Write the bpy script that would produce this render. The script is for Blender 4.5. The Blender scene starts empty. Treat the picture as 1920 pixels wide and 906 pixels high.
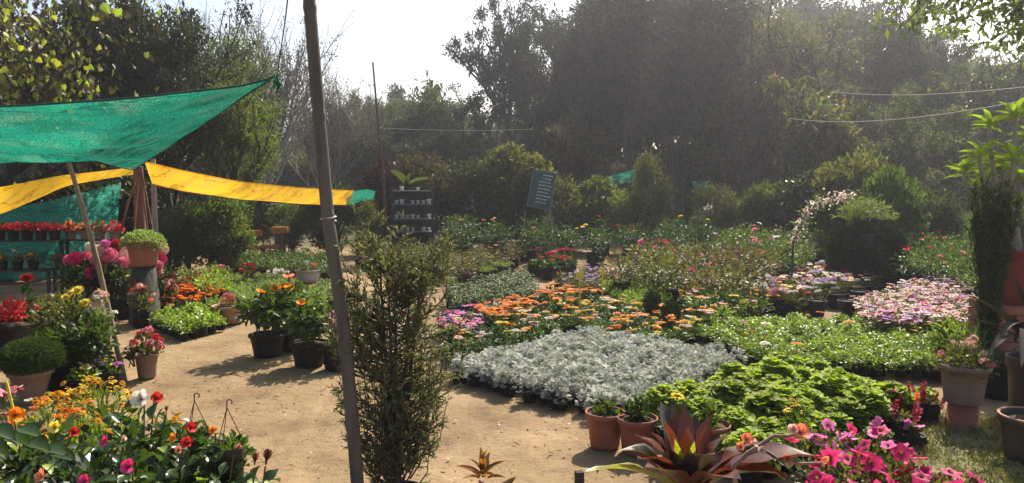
import bpy, math, random
import numpy as np
from mathutils import Vector, Matrix

random.seed(11)
R = np.random.default_rng(23)
SC = bpy.context.scene
COL = SC.collection
PI = math.pi

# ------------------------------------------------------------------ camera
CAM_H, FPX, PITCH = 1.65, 1400.0, math.radians(4.21)
cam_data = bpy.data.cameras.new("camera")
cam_data.sensor_width = 36.0
cam_data.lens = 36.0 * FPX / 1920.0
cam_data.clip_start, cam_data.clip_end = 0.05, 1200.0
cam = bpy.data.objects.new("camera", cam_data)
cam.location = (0, 0, CAM_H)
cam.rotation_euler = (PI / 2 - PITCH, 0, 0)
COL.objects.link(cam)
SC.camera = cam

# ------------------------------------------------------------------ world, sun, exposure
SUN_EL, SUN_AZ = math.radians(43), math.radians(24)          # azimuth from +Y towards +X
world = bpy.data.worlds.new("World")
SC.world = world
world.use_nodes = True
wn = world.node_tree
wn.nodes.clear()
sky = wn.nodes.new("ShaderNodeTexSky")
sky.sky_type = 'NISHITA'
sky.sun_disc = False
sky.sun_elevation = SUN_EL
sky.sun_rotation = SUN_AZ
sky.air_density = 1.0
sky.dust_density = 3.0
bg = wn.nodes.new("ShaderNodeBackground")
bg.inputs[1].default_value = 0.095
wo = wn.nodes.new("ShaderNodeOutputWorld")
wn.links.new(sky.outputs[0], bg.inputs[0])
wn.links.new(bg.outputs[0], wo.inputs[0])
sun_data = bpy.data.lights.new("sun", 'SUN')
sun_data.energy = 5.0
sun_data.angle = math.radians(0.5)
sun_data.color = (1.0, 0.91, 0.77)
sun = bpy.data.objects.new("sun", sun_data)
sv = Vector((math.sin(SUN_AZ) * math.cos(SUN_EL), math.cos(SUN_AZ) * math.cos(SUN_EL), math.sin(SUN_EL)))
sun.rotation_euler = sv.to_track_quat('Z', 'Y').to_euler()
sun.location = sv * 60
COL.objects.link(sun)
SC.view_settings.view_transform = 'Standard'
SC.view_settings.look = 'None'
SC.view_settings.gamma = 1.0
SC.view_settings.use_curve_mapping = False
SC.view_settings.exposure = 0.95
SC.cycles.max_bounces = 8
SC.cycles.diffuse_bounces = 3
SC.cycles.glossy_bounces = 2
SC.cycles.transmission_bounces = 5
SC.cycles.transparent_max_bounces = 8
SC.cycles.volume_bounces = 0
SC.cycles.sample_clamp_direct = 12
SC.cycles.sample_clamp_indirect = 4
SC.cycles.caustics_reflective = False
SC.cycles.caustics_refractive = False

# ------------------------------------------------------------------ pixels of a 1920 px wide view -> points of the place
CP, SP = math.cos(PITCH), math.sin(PITCH)
def ray(x, y):
    rx, ry = (x - 960) / FPX, -(y - 453) / FPX
    return rx, CP + ry * SP, -SP + ry * CP
def G(x, y, h=0.0):                     # the point at height h seen there
    rx, ry, rz = ray(x, y)
    t = (h - CAM_H) / rz
    return Vector((rx * t, ry * t, h))
def PT(x, y, d):                        # the point at distance d (along +Y) seen there
    rx, ry, rz = ray(x, y)
    t = d / ry
    return Vector((rx * t, d, CAM_H + rz * t))

# ------------------------------------------------------------------ mesh collector
def nrm(a):
    return a / (np.linalg.norm(a, axis=-1, keepdims=True) + 1e-9)
class MB:
    def __init__(s):
        s.v, s.f, s.n = [], [], 0
    def add(s, V, F, mat=0, smooth=False):
        V = np.asarray(V, float).reshape(-1, 3); F = np.asarray(F, int)
        s.v.append(V); s.f.append((F + s.n, mat, smooth)); s.n += len(V)
        return s
    def mesh(s, name, mats):
        me = bpy.data.meshes.new(name)
        V = np.concatenate(s.v)
        me.vertices.add(len(V)); me.vertices.foreach_set("co", V.ravel())
        nl = sum(f.size for f, _, _ in s.f); npoly = sum(len(f) for f, _, _ in s.f)
        me.loops.add(nl); me.polygons.add(npoly)
        me.loops.foreach_set("vertex_index", np.concatenate([f.ravel() for f, _, _ in s.f]))
        st = np.concatenate([np.full(len(f), f.shape[1]) for f, _, _ in s.f])
        me.polygons.foreach_set("loop_start", np.concatenate([[0], np.cumsum(st)[:-1]]).astype(np.int32))
        me.polygons.foreach_set("material_index", np.concatenate([np.full(len(f), m) for f, m, _ in s.f]).astype(np.int32))
        me.polygons.foreach_set("use_smooth", np.concatenate([np.full(len(f), sm) for f, _, sm in s.f]))
        me.update(calc_edges=True)
        for m in mats:
            me.materials.append(m)
        return me

# leaf templates: x across, y along, z up; (verts, tris)
T_SIMPLE = (np.array([[0, 0, 0], [.5, .45, .12], [0, 1, -.08], [-.5, .45, .12]]), np.array([[0, 1, 2], [0, 2, 3]]))
T_LEAF = (np.array([[0, 0, 0], [.5, .38, .07], [0, .45, -.02], [-.5, .38, .07], [.28, .75, .02], [-.28, .75, .02], [0, 1, -.16]]),
          np.array([[0, 1, 2], [0, 2, 3], [1, 4, 2], [2, 5, 3], [4, 6, 2], [2, 6, 5]]))
def t_strip(n, prof, fold=.1, droop=.3, ruffle=0, lobes=0):   # a leaf of n rows, width profile prof(t)
    V, F = [], []
    for i in range(n + 1):
        t = i / n
        w = prof(t) * .5
        z = -droop * t * t
        a, b = (ruffle * math.sin(lobes * PI * t), ruffle * math.sin(lobes * PI * t + 2)) if ruffle else (0, 0)
        V += [[-w, t, z + fold * w * 2 + a], [0, t, z], [w, t, z + fold * w * 2 + b]]
    for i in range(n):
        k = 3 * i
        F += [[k, k + 1, k + 4], [k, k + 4, k + 3], [k + 1, k + 2, k + 5], [k + 1, k + 5, k + 4]]
    return np.array(V), np.array(F)
T_LANCE = t_strip(3, lambda t: [.35, 1, .75, .0][int(round(t * 3))], .12, .25)
T_STRAP = t_strip(5, lambda t: math.sin(PI * min(1, t * .82 + .18)) ** .7, .12, .35)
T_HEART = (np.array([[0, .06, 0], [.34, -.06, .03], [.5, .25, .06], [.3, .68, .02], [0, 1, -.12], [-.3, .68, .02], [-.5, .25, .06], [-.34, -.06, .03], [0, .42, -.03]]),
           np.array([[0, 1, 8], [1, 2, 8], [2, 3, 8], [3, 4, 8], [4, 5, 8], [5, 6, 8], [6, 7, 8], [7, 0, 8]]))
T_ROUND = (np.array([[0, 0, 0], [.42, .22, .05], [.5, .6, .08], [.25, .95, .03], [-.25, .95, .03], [-.5, .6, .08], [-.42, .22, .05], [0, .5, 0]]),
           np.array([[0, 1, 7], [1, 2, 7], [2, 3, 7], [3, 4, 7], [4, 5, 7], [5, 6, 7], [6, 0, 7]]))
def t_feather(n=5):
    V, F = [], []
    def quad(a, b, w):
        a, b = np.array(a, float), np.array(b, float); d = b - a
        s = np.array([d[1], -d[0], 0]); s = s / (np.linalg.norm(s) + 1e-9) * w
        m = a + d * .55
        k = len(V); V.extend([a, m + s, b, m - s]); F.extend([[k, k + 1, k + 2], [k, k + 2, k + 3]])
    quad((0, 0, 0), (0, 1, -.1), .07)
    for i in range(n):
        t = .28 + .6 * i / n; z = -.1 * t * t
        for sg in (-1, 1):
            quad((0, t, z), (sg * .46 * math.sin(PI * (t * .8 + .12)), t + .28, z + .1), .075)
    return np.array(V), np.array(F)
T_FEATHER = t_feather()

def place(mb, T, pos, dirs, nor, L, W, mat=0, smooth=False):
    V, F = T
    pos = np.atleast_2d(pos); N = len(pos)
    Y = nrm(np.broadcast_to(np.asarray(dirs, float), (N, 3))); nor = np.broadcast_to(np.asarray(nor, float), (N, 3))
    X = nrm(np.cross(Y, nor)); Z = np.cross(X, Y)
    L = np.broadcast_to(np.asarray(L, float), (N,))[:, None, None]; W = np.broadcast_to(np.asarray(W, float), (N,))[:, None, None]
    P = pos[:, None, :] + V[None, :, 0:1] * W * X[:, None, :] + V[None, :, 1:2] * L * Y[:, None, :] + V[None, :, 2:3] * L * Z[:, None, :]
    FF = (F[None] + (np.arange(N) * len(V))[:, None, None]).reshape(-1, F.shape[1])
    mb.add(P.reshape(-1, 3), FF, mat, smooth)

def tube(mb, pts, rad, n=6, mat=0, cap=True):
    pts = np.asarray([tuple(p) for p in pts], float); m = len(pts)
    rad = np.broadcast_to(np.asarray(rad, float), (m,))
    tan = nrm(np.gradient(pts, axis=0))
    ref = np.array([0, 0, 1.0]) if abs(tan[0][2]) < .9 else np.array([1.0, 0, 0])
    V = []
    for i in range(m):
        a = np.cross(tan[i], ref); a /= np.linalg.norm(a) + 1e-9
        b = np.cross(tan[i], a); ref = np.cross(a, tan[i])
        an = np.arange(n) * 2 * PI / n
        V.append(pts[i] + rad[i] * (np.cos(an)[:, None] * a + np.sin(an)[:, None] * b))
    V = np.concatenate(V)
    i, j = np.meshgrid(np.arange(m - 1), np.arange(n), indexing='ij')
    a = (i * n + j).ravel(); b = (i * n + (j + 1) % n).ravel()
    mb.add(V, np.stack([a, b, b + n, a + n], 1), mat, True)
    if cap:
        mb.add(V[-n:], np.array([list(range(n))]), mat)
        mb.add(V[:n], np.array([list(range(n))[::-1]]), mat)

def lathe(mb, prof, n=24, mat=0, jit=0, rg=None, smooth=True, at=(0, 0, 0)):
    prof = np.asarray(prof, float); m = len(prof)
    an = np.arange(n) * 2 * PI / n
    r = prof[:, 0:1] * np.ones((1, n))
    if jit:
        r = r * (1 + (rg or R).normal(0, jit, (m, n)))
    V = np.stack([r * np.cos(an), r * np.sin(an), np.repeat(prof[:, 1:2], n, 1)], -1).reshape(-1, 3) + np.array(at)
    i, j = np.meshgrid(np.arange(m - 1), np.arange(n), indexing='ij')
    a = (i * n + j).ravel(); b = (i * n + (j + 1) % n).ravel()
    mb.add(V, np.stack([a, b, b + n, a + n], 1), mat, smooth)

def box(mb, lo, hi, mat=0, M=None):
    x0, y0, z0 = lo; x1, y1, z1 = hi
    V = np.array([[x0, y0, z0], [x1, y0, z0], [x1, y1, z0], [x0, y1, z0], [x0, y0, z1], [x1, y0, z1], [x1, y1, z1], [x0, y1, z1]], float)
    if M is not None:
        V = np.array([tuple(M @ Vector(v)) for v in V])
    mb.add(V, np.array([[0, 3, 2, 1], [4, 5, 6, 7], [0, 1, 5, 4], [1, 2, 6, 5], [2, 3, 7, 6], [3, 0, 4, 7]]), mat)

# ------------------------------------------------------------------ materials
def _mat(name):
    m = bpy.data.materials.new(name); m.use_nodes = True
    nt = m.node_tree; nt.nodes.clear()
    out = nt.nodes.new("ShaderNodeOutputMaterial")
    return m, nt, out
def _ramp(nt, fac, cols, interp='LINEAR'):
    r = nt.nodes.new("ShaderNodeValToRGB"); r.color_ramp.interpolation = interp
    e = r.color_ramp.elements
    while len(e) < len(cols):
        e.new(0.5)
    for i, c in enumerate(cols):
        e[i].position = i / max(1, len(cols) - 1) if interp == 'LINEAR' else i / len(cols)
        e[i].color = (*c, 1)
    nt.links.new(fac, r.inputs[0])
    return r.outputs[0]
def leaf_mat(name, cols, rough=.5, trans=.4, tcol=(1.15, 1.2, .5), spec=.4, vary=.25, interp='LINEAR', eye=0):
    m, nt, out = _mat(name)
    geo = nt.nodes.new("ShaderNodeNewGeometry"); oi = nt.nodes.new("ShaderNodeObjectInfo")
    c = _ramp(nt, geo.outputs['Random Per Island'], cols, interp)
    hsv = nt.nodes.new("ShaderNodeHueSaturation")
    mr = nt.nodes.new("ShaderNodeMapRange"); mr.inputs[3].default_value = 1 - vary; mr.inputs[4].default_value = 1 + vary
    nt.links.new(oi.outputs['Random'], mr.inputs[0]); nt.links.new(mr.outputs[0], hsv.inputs['Value']); nt.links.new(c, hsv.inputs['Color'])
    nz = nt.nodes.new("ShaderNodeTexNoise"); nz.inputs['Scale'].default_value = 60
    tc = nt.nodes.new("ShaderNodeTexCoord"); nt.links.new(tc.outputs['Object'], nz.inputs['Vector'])
    mr2 = nt.nodes.new("ShaderNodeMapRange"); mr2.inputs[1].default_value = .3; mr2.inputs[2].default_value = .7
    mr2.inputs[3].default_value = .8; mr2.inputs[4].default_value = 1.2; nt.links.new(nz.outputs[0], mr2.inputs[0])
    mx = nt.nodes.new("ShaderNodeVectorMath"); mx.operation = 'SCALE'
    nt.links.new(hsv.outputs[0], mx.inputs[0]); nt.links.new(mr2.outputs[0], mx.inputs['Scale'])
    if eye:                     # the throat of a petal is deeper coloured, with fine veins running out
        ln = nt.nodes.new("ShaderNodeVectorMath"); ln.operation = 'LENGTH'; nt.links.new(tc.outputs['Object'], ln.inputs[0])
        er = nt.nodes.new("ShaderNodeMapRange"); er.inputs[1].default_value = eye * .25; er.inputs[2].default_value = eye; er.inputs[3].default_value = .45; er.inputs[4].default_value = 1.0
        nt.links.new(ln.outputs['Value'], er.inputs[0])
        nv = nt.nodes.new("ShaderNodeTexNoise"); nv.inputs['Scale'].default_value = 220; nv.inputs['Detail'].default_value = 3
        nt.links.new(tc.outputs['Object'], nv.inputs['Vector'])
        vr = nt.nodes.new("ShaderNodeMapRange"); vr.inputs[1].default_value = .35; vr.inputs[2].default_value = .6; vr.inputs[3].default_value = .75; vr.inputs[4].default_value = 1.1
        nt.links.new(nv.outputs[0], vr.inputs[0])
        em = nt.nodes.new("ShaderNodeMath"); em.operation = 'MULTIPLY'; nt.links.new(er.outputs[0], em.inputs[0]); nt.links.new(vr.outputs[0], em.inputs[1])
        m2 = nt.nodes.new("ShaderNodeVectorMath"); m2.operation = 'SCALE'; nt.links.new(mx.outputs[0], m2.inputs[0]); nt.links.new(em.outputs[0], m2.inputs['Scale'])
        mx = m2
    p = nt.nodes.new("ShaderNodeBsdfPrincipled"); p.inputs['Roughness'].default_value = rough; p.inputs['Specular IOR Level'].default_value = spec
    nt.links.new(mx.outputs[0], p.inputs['Base Color'])
    if trans:
        t = nt.nodes.new("ShaderNodeBsdfTranslucent")
        mul = nt.nodes.new("ShaderNodeVectorMath"); mul.operation = 'MULTIPLY'; mul.inputs[1].default_value = tcol
        nt.links.new(mx.outputs[0], mul.inputs[0]); nt.links.new(mul.outputs[0], t.inputs[0])
        ms = nt.nodes.new("ShaderNodeMixShader"); ms.inputs[0].default_value = trans
        nt.links.new(p.outputs[0], ms.inputs[1]); nt.links.new(t.outputs[0], ms.inputs[2]); nt.links.new(ms.outputs[0], out.inputs[0])
    else:
        nt.links.new(p.outputs[0], out.inputs[0])
    return m
def petal_mat(name, cols, trans=.4, interp='LINEAR', eye=.032):
    return leaf_mat(name, cols, .6, trans, (1.1, 1.05, 1.0), .2, .14, interp, eye)
def solid_mat(name, c0, c1=None, scale=8, rough=.7, spec=.3, bump=.15, bscale=40, metal=0, stretch=(1, 1, 1), detail=6):
    m, nt, out = _mat(name)
    tc = nt.nodes.new("ShaderNodeTexCoord"); mp = nt.nodes.new("ShaderNodeMapping"); mp.inputs['Scale'].default_value = stretch
    nt.links.new(tc.outputs['Object'], mp.inputs[0])
    nz = nt.nodes.new("ShaderNodeTexNoise"); nz.inputs['Scale'].default_value = scale; nz.inputs['Detail'].default_value = detail
    nt.links.new(mp.outputs[0], nz.inputs['Vector'])
    mr = nt.nodes.new("ShaderNodeMapRange"); mr.inputs[1].default_value = .3; mr.inputs[2].default_value = .7
    nt.links.new(nz.outputs[0], mr.inputs[0])
    c = _ramp(nt, mr.outputs[0], [c0, c1 or c0])
    p = nt.nodes.new("ShaderNodeBsdfPrincipled"); p.inputs['Roughness'].default_value = rough
    p.inputs['Specular IOR Level'].default_value = spec; p.inputs['Metallic'].default_value = metal
    nt.links.new(c, p.inputs['Base Color'])
    if bump:
        n2 = nt.nodes.new("ShaderNodeTexNoise"); n2.inputs['Scale'].default_value = bscale; n2.inputs['Detail'].default_value = 8
        nt.links.new(mp.outputs[0], n2.inputs['Vector'])
        b = nt.nodes.new("ShaderNodeBump"); b.inputs['Strength'].default_value = bump; b.inputs['Distance'].default_value = .02
        nt.links.new(n2.outputs[0], b.inputs['Height']); nt.links.new(b.outputs[0], p.inputs['Normal'])
    nt.links.new(p.outputs[0], out.inputs[0])
    return m
def net_mat(name, col, trans=.5, clear=.15):
    """Knitted shade cloth: dusty patches, thin crease lines, and a weave that lets some light straight through."""
    m, nt, out = _mat(name)
    L = nt.links.new; N = nt.nodes.new
    tc = N("ShaderNodeTexCoord")
    def noise(scale, stretch, d=5, lo=.3, hi=.7):
        mp = N("ShaderNodeMapping"); mp.inputs['Scale'].default_value = stretch; L(tc.outputs['Object'], mp.inputs[0])
        nz = N("ShaderNodeTexNoise"); nz.inputs['Scale'].default_value = scale; nz.inputs['Detail'].default_value = d; L(mp.outputs[0], nz.inputs['Vector'])
        mr = N("ShaderNodeMapRange"); mr.inputs[1].default_value = lo; mr.inputs[2].default_value = hi; L(nz.outputs[0], mr.inputs[0]); return mr.outputs[0]
    dust = tuple(.55 * x + .45 * y for x, y in zip(col, (.30, .30, .22)))
    c = _ramp(nt, noise(1.7, (.6, 2.2, 2.2)), [tuple(.5 * x for x in col), col, tuple(1.05 * x for x in col)])
    c2 = N("ShaderNodeMix"); c2.data_type = 'RGBA'; c2.inputs[7].default_value = (*dust, 1); L(c, c2.inputs[6])
    f = N("ShaderNodeMath"); f.operation = 'MULTIPLY'; f.inputs[1].default_value = .45; L(noise(3.1, (1, 1.6, 1), 9, .5, .75), f.inputs[0]); L(f.outputs[0], c2.inputs[0])
    # crease lines: thin zero-crossings of a stretched noise
    ab = N("ShaderNodeMath"); ab.operation = 'ABSOLUTE'
    mp = N("ShaderNodeMapping"); mp.inputs['Scale'].default_value = (.35, 1.5, 2.6); mp.inputs['Rotation'].default_value = (0, .12, .5); L(tc.outputs['Object'], mp.inputs[0])
    nz = N("ShaderNodeTexNoise"); nz.inputs['Scale'].default_value = 1.5; nz.inputs['Detail'].default_value = 3; L(mp.outputs[0], nz.inputs['Vector'])
    sb = N("ShaderNodeMath"); sb.operation = 'SUBTRACT'; sb.inputs[1].default_value = .5; L(nz.outputs[0], sb.inputs[0]); L(sb.outputs[0], ab.inputs[0])
    cr = N("ShaderNodeMapRange"); cr.inputs[1].default_value = 0; cr.inputs[2].default_value = .012; cr.inputs[3].default_value = .45; cr.inputs[4].default_value = 1; L(ab.outputs[0], cr.inputs[0])
    sc = N("ShaderNodeVectorMath"); sc.operation = 'SCALE'; L(c2.outputs[2], sc.inputs[0]); L(cr.outputs[0], sc.inputs['Scale'])
    d = N("ShaderNodeBsdfDiffuse"); t = N("ShaderNodeBsdfTranslucent"); tr = N("ShaderNodeBsdfTransparent")
    L(sc.outputs[0], d.inputs[0]); L(sc.outputs[0], t.inputs[0])
    a = N("ShaderNodeMixShader"); a.inputs[0].default_value = trans; L(d.outputs[0], a.inputs[1]); L(t.outputs[0], a.inputs[2])
    b = N("ShaderNodeMixShader")
    vo = N("ShaderNodeTexVoronoi"); vo.inputs['Scale'].default_value = 70; L(tc.outputs['Object'], vo.inputs['Vector'])
    m3 = N("ShaderNodeMapRange"); m3.inputs[1].default_value = .2; m3.inputs[2].default_value = .7; m3.inputs[3].default_value = clear * 2.2; m3.inputs[4].default_value = 0
    L(vo.outputs[0], m3.inputs[0]); L(m3.outputs[0], b.inputs[0])
    L(a.outputs[0], b.inputs[1]); L(tr.outputs[0], b.inputs[2]); L(b.outputs[0], out.inputs[0])
    return m

def ground_mat():
    m, nt, out = _mat("packed_dirt")
    tc = nt.nodes.new("ShaderNodeTexCoord")
    def noise(s, d=8, rough=.6):
        n = nt.nodes.new("ShaderNodeTexNoise"); n.inputs['Scale'].default_value = s; n.inputs['Detail'].default_value = d; n.inputs['Roughness'].default_value = rough
        nt.links.new(tc.outputs['Object'], n.inputs['Vector'])
        r = nt.nodes.new("ShaderNodeMapRange"); r.inputs[1].default_value = .28; r.inputs[2].default_value = .72
        nt.links.new(n.outputs[0], r.inputs[0]); return r.outputs[0]
    c1 = _ramp(nt, noise(1.6), [(.15, .10, .055), (.235, .160, .086), (.285, .198, .108), (.36, .258, .148)])
    c2 = _ramp(nt, noise(26, 10, .75), [(.55, .52, .5), (1, 1, 1), (1.12, 1.1, 1.08)])
    mul = nt.nodes.new("ShaderNodeMix"); mul.data_type = 'RGBA'; mul.blend_type = 'MULTIPLY'; mul.inputs[0].default_value = .75
    nt.links.new(c1, mul.inputs[6]); nt.links.new(c2, mul.inputs[7])
    # beyond the beds the soil is leaf litter
    sx = nt.nodes.new("ShaderNodeSeparateXYZ"); nt.links.new(tc.outputs['Object'], sx.inputs[0])
    far = nt.nodes.new("ShaderNodeMapRange"); far.inputs[1].default_value = 19; far.inputs[2].default_value = 22; nt.links.new(sx.outputs[1], far.inputs[0])
    c3 = _ramp(nt, noise(6), [(.05, .045, .02), (.10, .085, .045), (.07, .09, .03)])
    mx = nt.nodes.new("ShaderNodeMix"); mx.data_type = 'RGBA'
    nt.links.new(far.outputs[0], mx.inputs[0]); nt.links.new(mul.outputs[2], mx.inputs[6]); nt.links.new(c3, mx.inputs[7])
    vo = nt.nodes.new("ShaderNodeTexVoronoi"); vo.inputs['Scale'].default_value = 95; nt.links.new(tc.outputs['Object'], vo.inputs['Vector'])
    p = nt.nodes.new("ShaderNodeBsdfPrincipled"); p.inputs['Roughness'].default_value = .92; p.inputs['Specular IOR Level'].default_value = .15
    nt.links.new(mx.outputs[2], p.inputs['Base Color'])
    b1 = nt.nodes.new("ShaderNodeBump"); b1.inputs['Strength'].default_value = .5; b1.inputs['Distance'].default_value = .03; nt.links.new(noise(14, 10, .7), b1.inputs['Height'])
    b2 = nt.nodes.new("ShaderNodeBump"); b2.inputs['Strength'].default_value = .35; b2.inputs['Distance'].default_value = .006
    nt.links.new(vo.outputs[0], b2.inputs['Height']); nt.links.new(b1.outputs[0], b2.inputs['Normal']); nt.links.new(b2.outputs[0], p.inputs['Normal'])
    nt.links.new(p.outputs[0], out.inputs[0])
    return m

M = {}
def mat(k, fn, *a, **kw):
    M[k] = fn(k, *a, **kw)
LM = lambda k, cols, **kw: mat(k, leaf_mat, cols, **kw)
PM = lambda k, cols, **kw: mat(k, petal_mat, cols, **kw)
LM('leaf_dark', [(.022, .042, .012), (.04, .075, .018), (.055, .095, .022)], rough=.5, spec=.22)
LM('leaf_mid', [(.045, .08, .016), (.075, .125, .022), (.11, .16, .03)], rough=.48, spec=.3)
LM('leaf_bright', [(.15, .22, .026), (.23, .315, .042), (.31, .39, .085)], rough=.4, spec=.5)
LM('leaf_kale', [(.18, .245, .014), (.26, .34, .022), (.33, .41, .04)], rough=.6, trans=.5, spec=.2)
LM('leaf_silver', [(.35, .365, .30), (.45, .465, .41), (.56, .57, .52)], rough=.8, trans=.3, tcol=(1, 1, .9), vary=.2)
LM('leaf_olive', [(.07, .085, .025), (.11, .12, .03), (.14, .15, .04)])
LM('leaf_rose', [(.05, .08, .02), (.09, .11, .03), (.15, .10, .04), (.19, .08, .045)], rough=.55, spec=.25)
LM('leaf_pale', [(.16, .23, .08), (.22, .29, .11), (.28, .33, .15)], rough=.6, spec=.2)
LM('leaf_lime', [(.16, .26, .025), (.24, .34, .04), (.32, .40, .06)], trans=.5)
LM('leaf_hibiscus', [(.022, .045, .012), (.035, .068, .016), (.05, .09, .02), (.12, .19, .03)], rough=.27, spec=.65, trans=.35)
LM('leaf_croton', [(.03, .03, .012), (.25, .09, .03), (.3, .16, .04), (.22, .03, .03)], rough=.35)
LM('leaf_poinsettia', [(.35, .02, .03), (.5, .03, .06), (.25, .02, .04)], rough=.5)
LM('leaf_coleus', [(.28, .03, .03), (.38, .10, .05), (.42, .22, .08)], rough=.5)
LM('tree_dark', [(.022, .030, .014), (.035, .046, .02), (.048, .060, .024), (.07, .08, .032)], trans=.35, rough=.5, spec=.3)
LM('tree_mid', [(.025, .04, .012), (.045, .065, .018), (.07, .09, .026), (.13, .145, .045)], trans=.45, rough=.55, spec=.25)
LM('tree_brown', [(.035, .035, .018), (.06, .055, .024), (.09, .075, .035), (.16, .105, .06)], trans=.4, rough=.55, spec=.25)
LM('strap_dark', [(.03, .028, .026), (.05, .045, .04), (.07, .055, .045)], rough=.7, spec=.04, trans=.1)
LM('tree_glint', [(.03, .045, .014), (.055, .075, .022), (.09, .11, .035), (.17, .18, .07)], trans=.4, rough=.55, spec=.3)
LM('tree_mix', [(.03, .045, .014), (.06, .08, .022), (.10, .12, .035), (.16, .11, .05), (.12, .15, .03)], trans=.5, rough=.55, spec=.25)
LM('tree_green', [(.05, .075, .016), (.085, .12, .025), (.14, .18, .04)], trans=.5, rough=.55, spec=.25)
LM('tree_yellow', [(.035, .03, .018), (.05, .045, .02), (.13, .15, .025), (.24, .26, .035), (.32, .33, .05)], trans=.5)
LM('tree_russet', [(.028, .018, .016), (.045, .026, .022), (.065, .045, .024), (.07, .05, .025), (.14, .15, .03), (.30, .32, .05), (.06, .04, .025)], trans=.5)
LM('tree_purple', [(.028, .016, .016), (.05, .022, .022), (.07, .03, .026), (.05, .05, .02)], trans=.3)
LM('conifer', [(.10, .125, .08), (.15, .175, .105), (.20, .225, .14), (.26, .23, .16)], rough=.5, trans=.5)
LM('needle_dark', [(.016, .03, .010), (.028, .05, .016), (.04, .07, .022)], rough=.6, trans=.2)
LM('cushion', [(.05, .09, .025), (.07, .12, .03), (.09, .15, .04)], rough=.6, trans=.25)
LM('dry_grass', [(.16, .16, .05), (.22, .20, .07), (.28, .24, .10), (.12, .16, .04)], trans=.3)
LM('litter', [(.20, .12, .05), (.30, .20, .09), (.12, .07, .03), (.38, .30, .18)], trans=.2)
LM('cordyline', [(.055, .028, .02), (.08, .032, .02), (.12, .042, .024), (.06, .04, .024)], rough=.33, spec=.5, trans=.22, tcol=(1.6, 1.0, .6))
LM('cordyline_young', [(.20, .22, .025), (.28, .27, .035)], rough=.35, trans=.45)
LM('agave_dark', [(.04, .03, .028), (.065, .048, .044), (.09, .06, .05)], rough=.4, spec=.5, trans=.15)
PM('p_orange', [(.75, .16, .01), (.85, .26, .015), (.9, .36, .02)])
PM('p_amber', [(.85, .36, .02), (.9, .46, .03), (.9, .55, .05)])
PM('p_yellow', [(.85, .62, .03), (.9, .72, .08), (.88, .75, .2)])
PM('p_white', [(.75, .73, .65), (.82, .80, .74), (.80, .74, .62)])
PM('p_blush', [(.75, .42, .36), (.82, .55, .46), (.82, .66, .55)])
PM('p_pink', [(.68, .13, .24), (.75, .22, .33), (.8, .32, .40)])
PM('p_magenta', [(.58, .02, .13), (.70, .035, .19), (.76, .08, .27)])
PM('p_orchid', [(.62, .08, .36), (.72, .16, .46), (.76, .28, .55)])
PM('p_red', [(.55, .015, .02), (.68, .03, .03), (.75, .07, .06)])
PM('p_coral', [(.72, .14, .08), (.78, .24, .14), (.8, .36, .2)])
PM('p_purple', [(.20, .04, .32), (.32, .08, .45), (.45, .18, .55)])
PM('p_lilac', [(.42, .28, .55), (.55, .40, .62), (.65, .55, .7)])
PM('p_mixpink', [(.80, .62, .58), (.75, .35, .38), (.70, .18, .28), (.82, .72, .68), (.45, .15, .35)])
PM('p_arch', [(.80, .62, .55), (.82, .76, .68), (.78, .50, .46), (.82, .80, .74)])
PM('p_centre', [(.35, .16, .02), (.5, .28, .03)])
PM('p_crimson', [(.38, .012, .05), (.5, .03, .08), (.42, .02, .03)])
PM('p_brown', [(.25, .08, .05), (.33, .13, .08)])
SM = lambda k, *a, **kw: mat(k, solid_mat, *a, **kw)
SM('stem', (.10, .12, .04), (.14, .10, .05), scale=20, bump=0)
SM('bark', (.055, .045, .036), (.12, .10, .08), scale=9, bump=.6, bscale=25, stretch=(1, 1, .25), rough=.9)
SM('bark_dark', (.03, .025, .022), (.07, .058, .05), scale=9, bump=.6, bscale=25, stretch=(1, 1, .25), rough=.9)
SM('bark_pale', (.22, .20, .17), (.34, .31, .27), scale=6, bump=.4, bscale=25, rough=.85)
SM('terracotta', (.27, .085, .05), (.36, .135, .085), scale=7, bump=.12, bscale=60, rough=.72)
SM('terracotta_pale', (.34, .17, .11), (.44, .25, .17), scale=6, bump=.15, bscale=50, rough=.8)
SM('terracotta_dusty', (.20, .125, .09), (.30, .20, .15), scale=5, bump=.15, bscale=50, rough=.85)
SM('red_pot', (.20, .04, .03), (.26, .06, .045), scale=5, bump=.08, rough=.6)
SM('grey_pot', (.28, .27, .25), (.40, .39, .36), scale=5, bump=.15, rough=.85)
SM('black_plastic', (.012, .011, .010), (.035, .03, .026), scale=9, bump=.1, bscale=30, rough=.62, spec=.2)
SM('brown_plastic', (.05, .035, .028), (.085, .06, .048), scale=6, bump=.05, rough=.45)
SM('poly_bag', (.007, .007, .007), (.018, .016, .014), scale=14, bump=.7, bscale=22, rough=.6, spec=.2)
SM('soil', (.035, .024, .016), (.09, .06, .04), scale=40, bump=.9, bscale=60, rough=.95)
SM('bamboo', (.12, .085, .045), (.24, .18, .10), scale=5, bump=.15, bscale=20, stretch=(3, 3, .4), rough=.55)
SM('bamboo_grey', (.065, .057, .048), (.14, .125, .105), scale=5, bump=.15, bscale=20, stretch=(3, 3, .4), rough=.6)
SM('pole_wood', (.16, .11, .075), (.34, .25, .18), scale=6, bump=.4, bscale=22, stretch=(3, 3, .4), rough=.8)
SM('post_brown', (.13, .06, .035), (.24, .12, .07), scale=6, bump=.3, bscale=25, stretch=(3, 3, .4), rough=.8)
SM('orange_wood', (.45, .15, .04), (.58, .24, .07), scale=6, bump=.2, stretch=(.4, 3, 3), rough=.7)
SM('dark_metal', (.03, .03, .032), (.06, .055, .055), scale=12, bump=.1, rough=.5, metal=.4)
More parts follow.
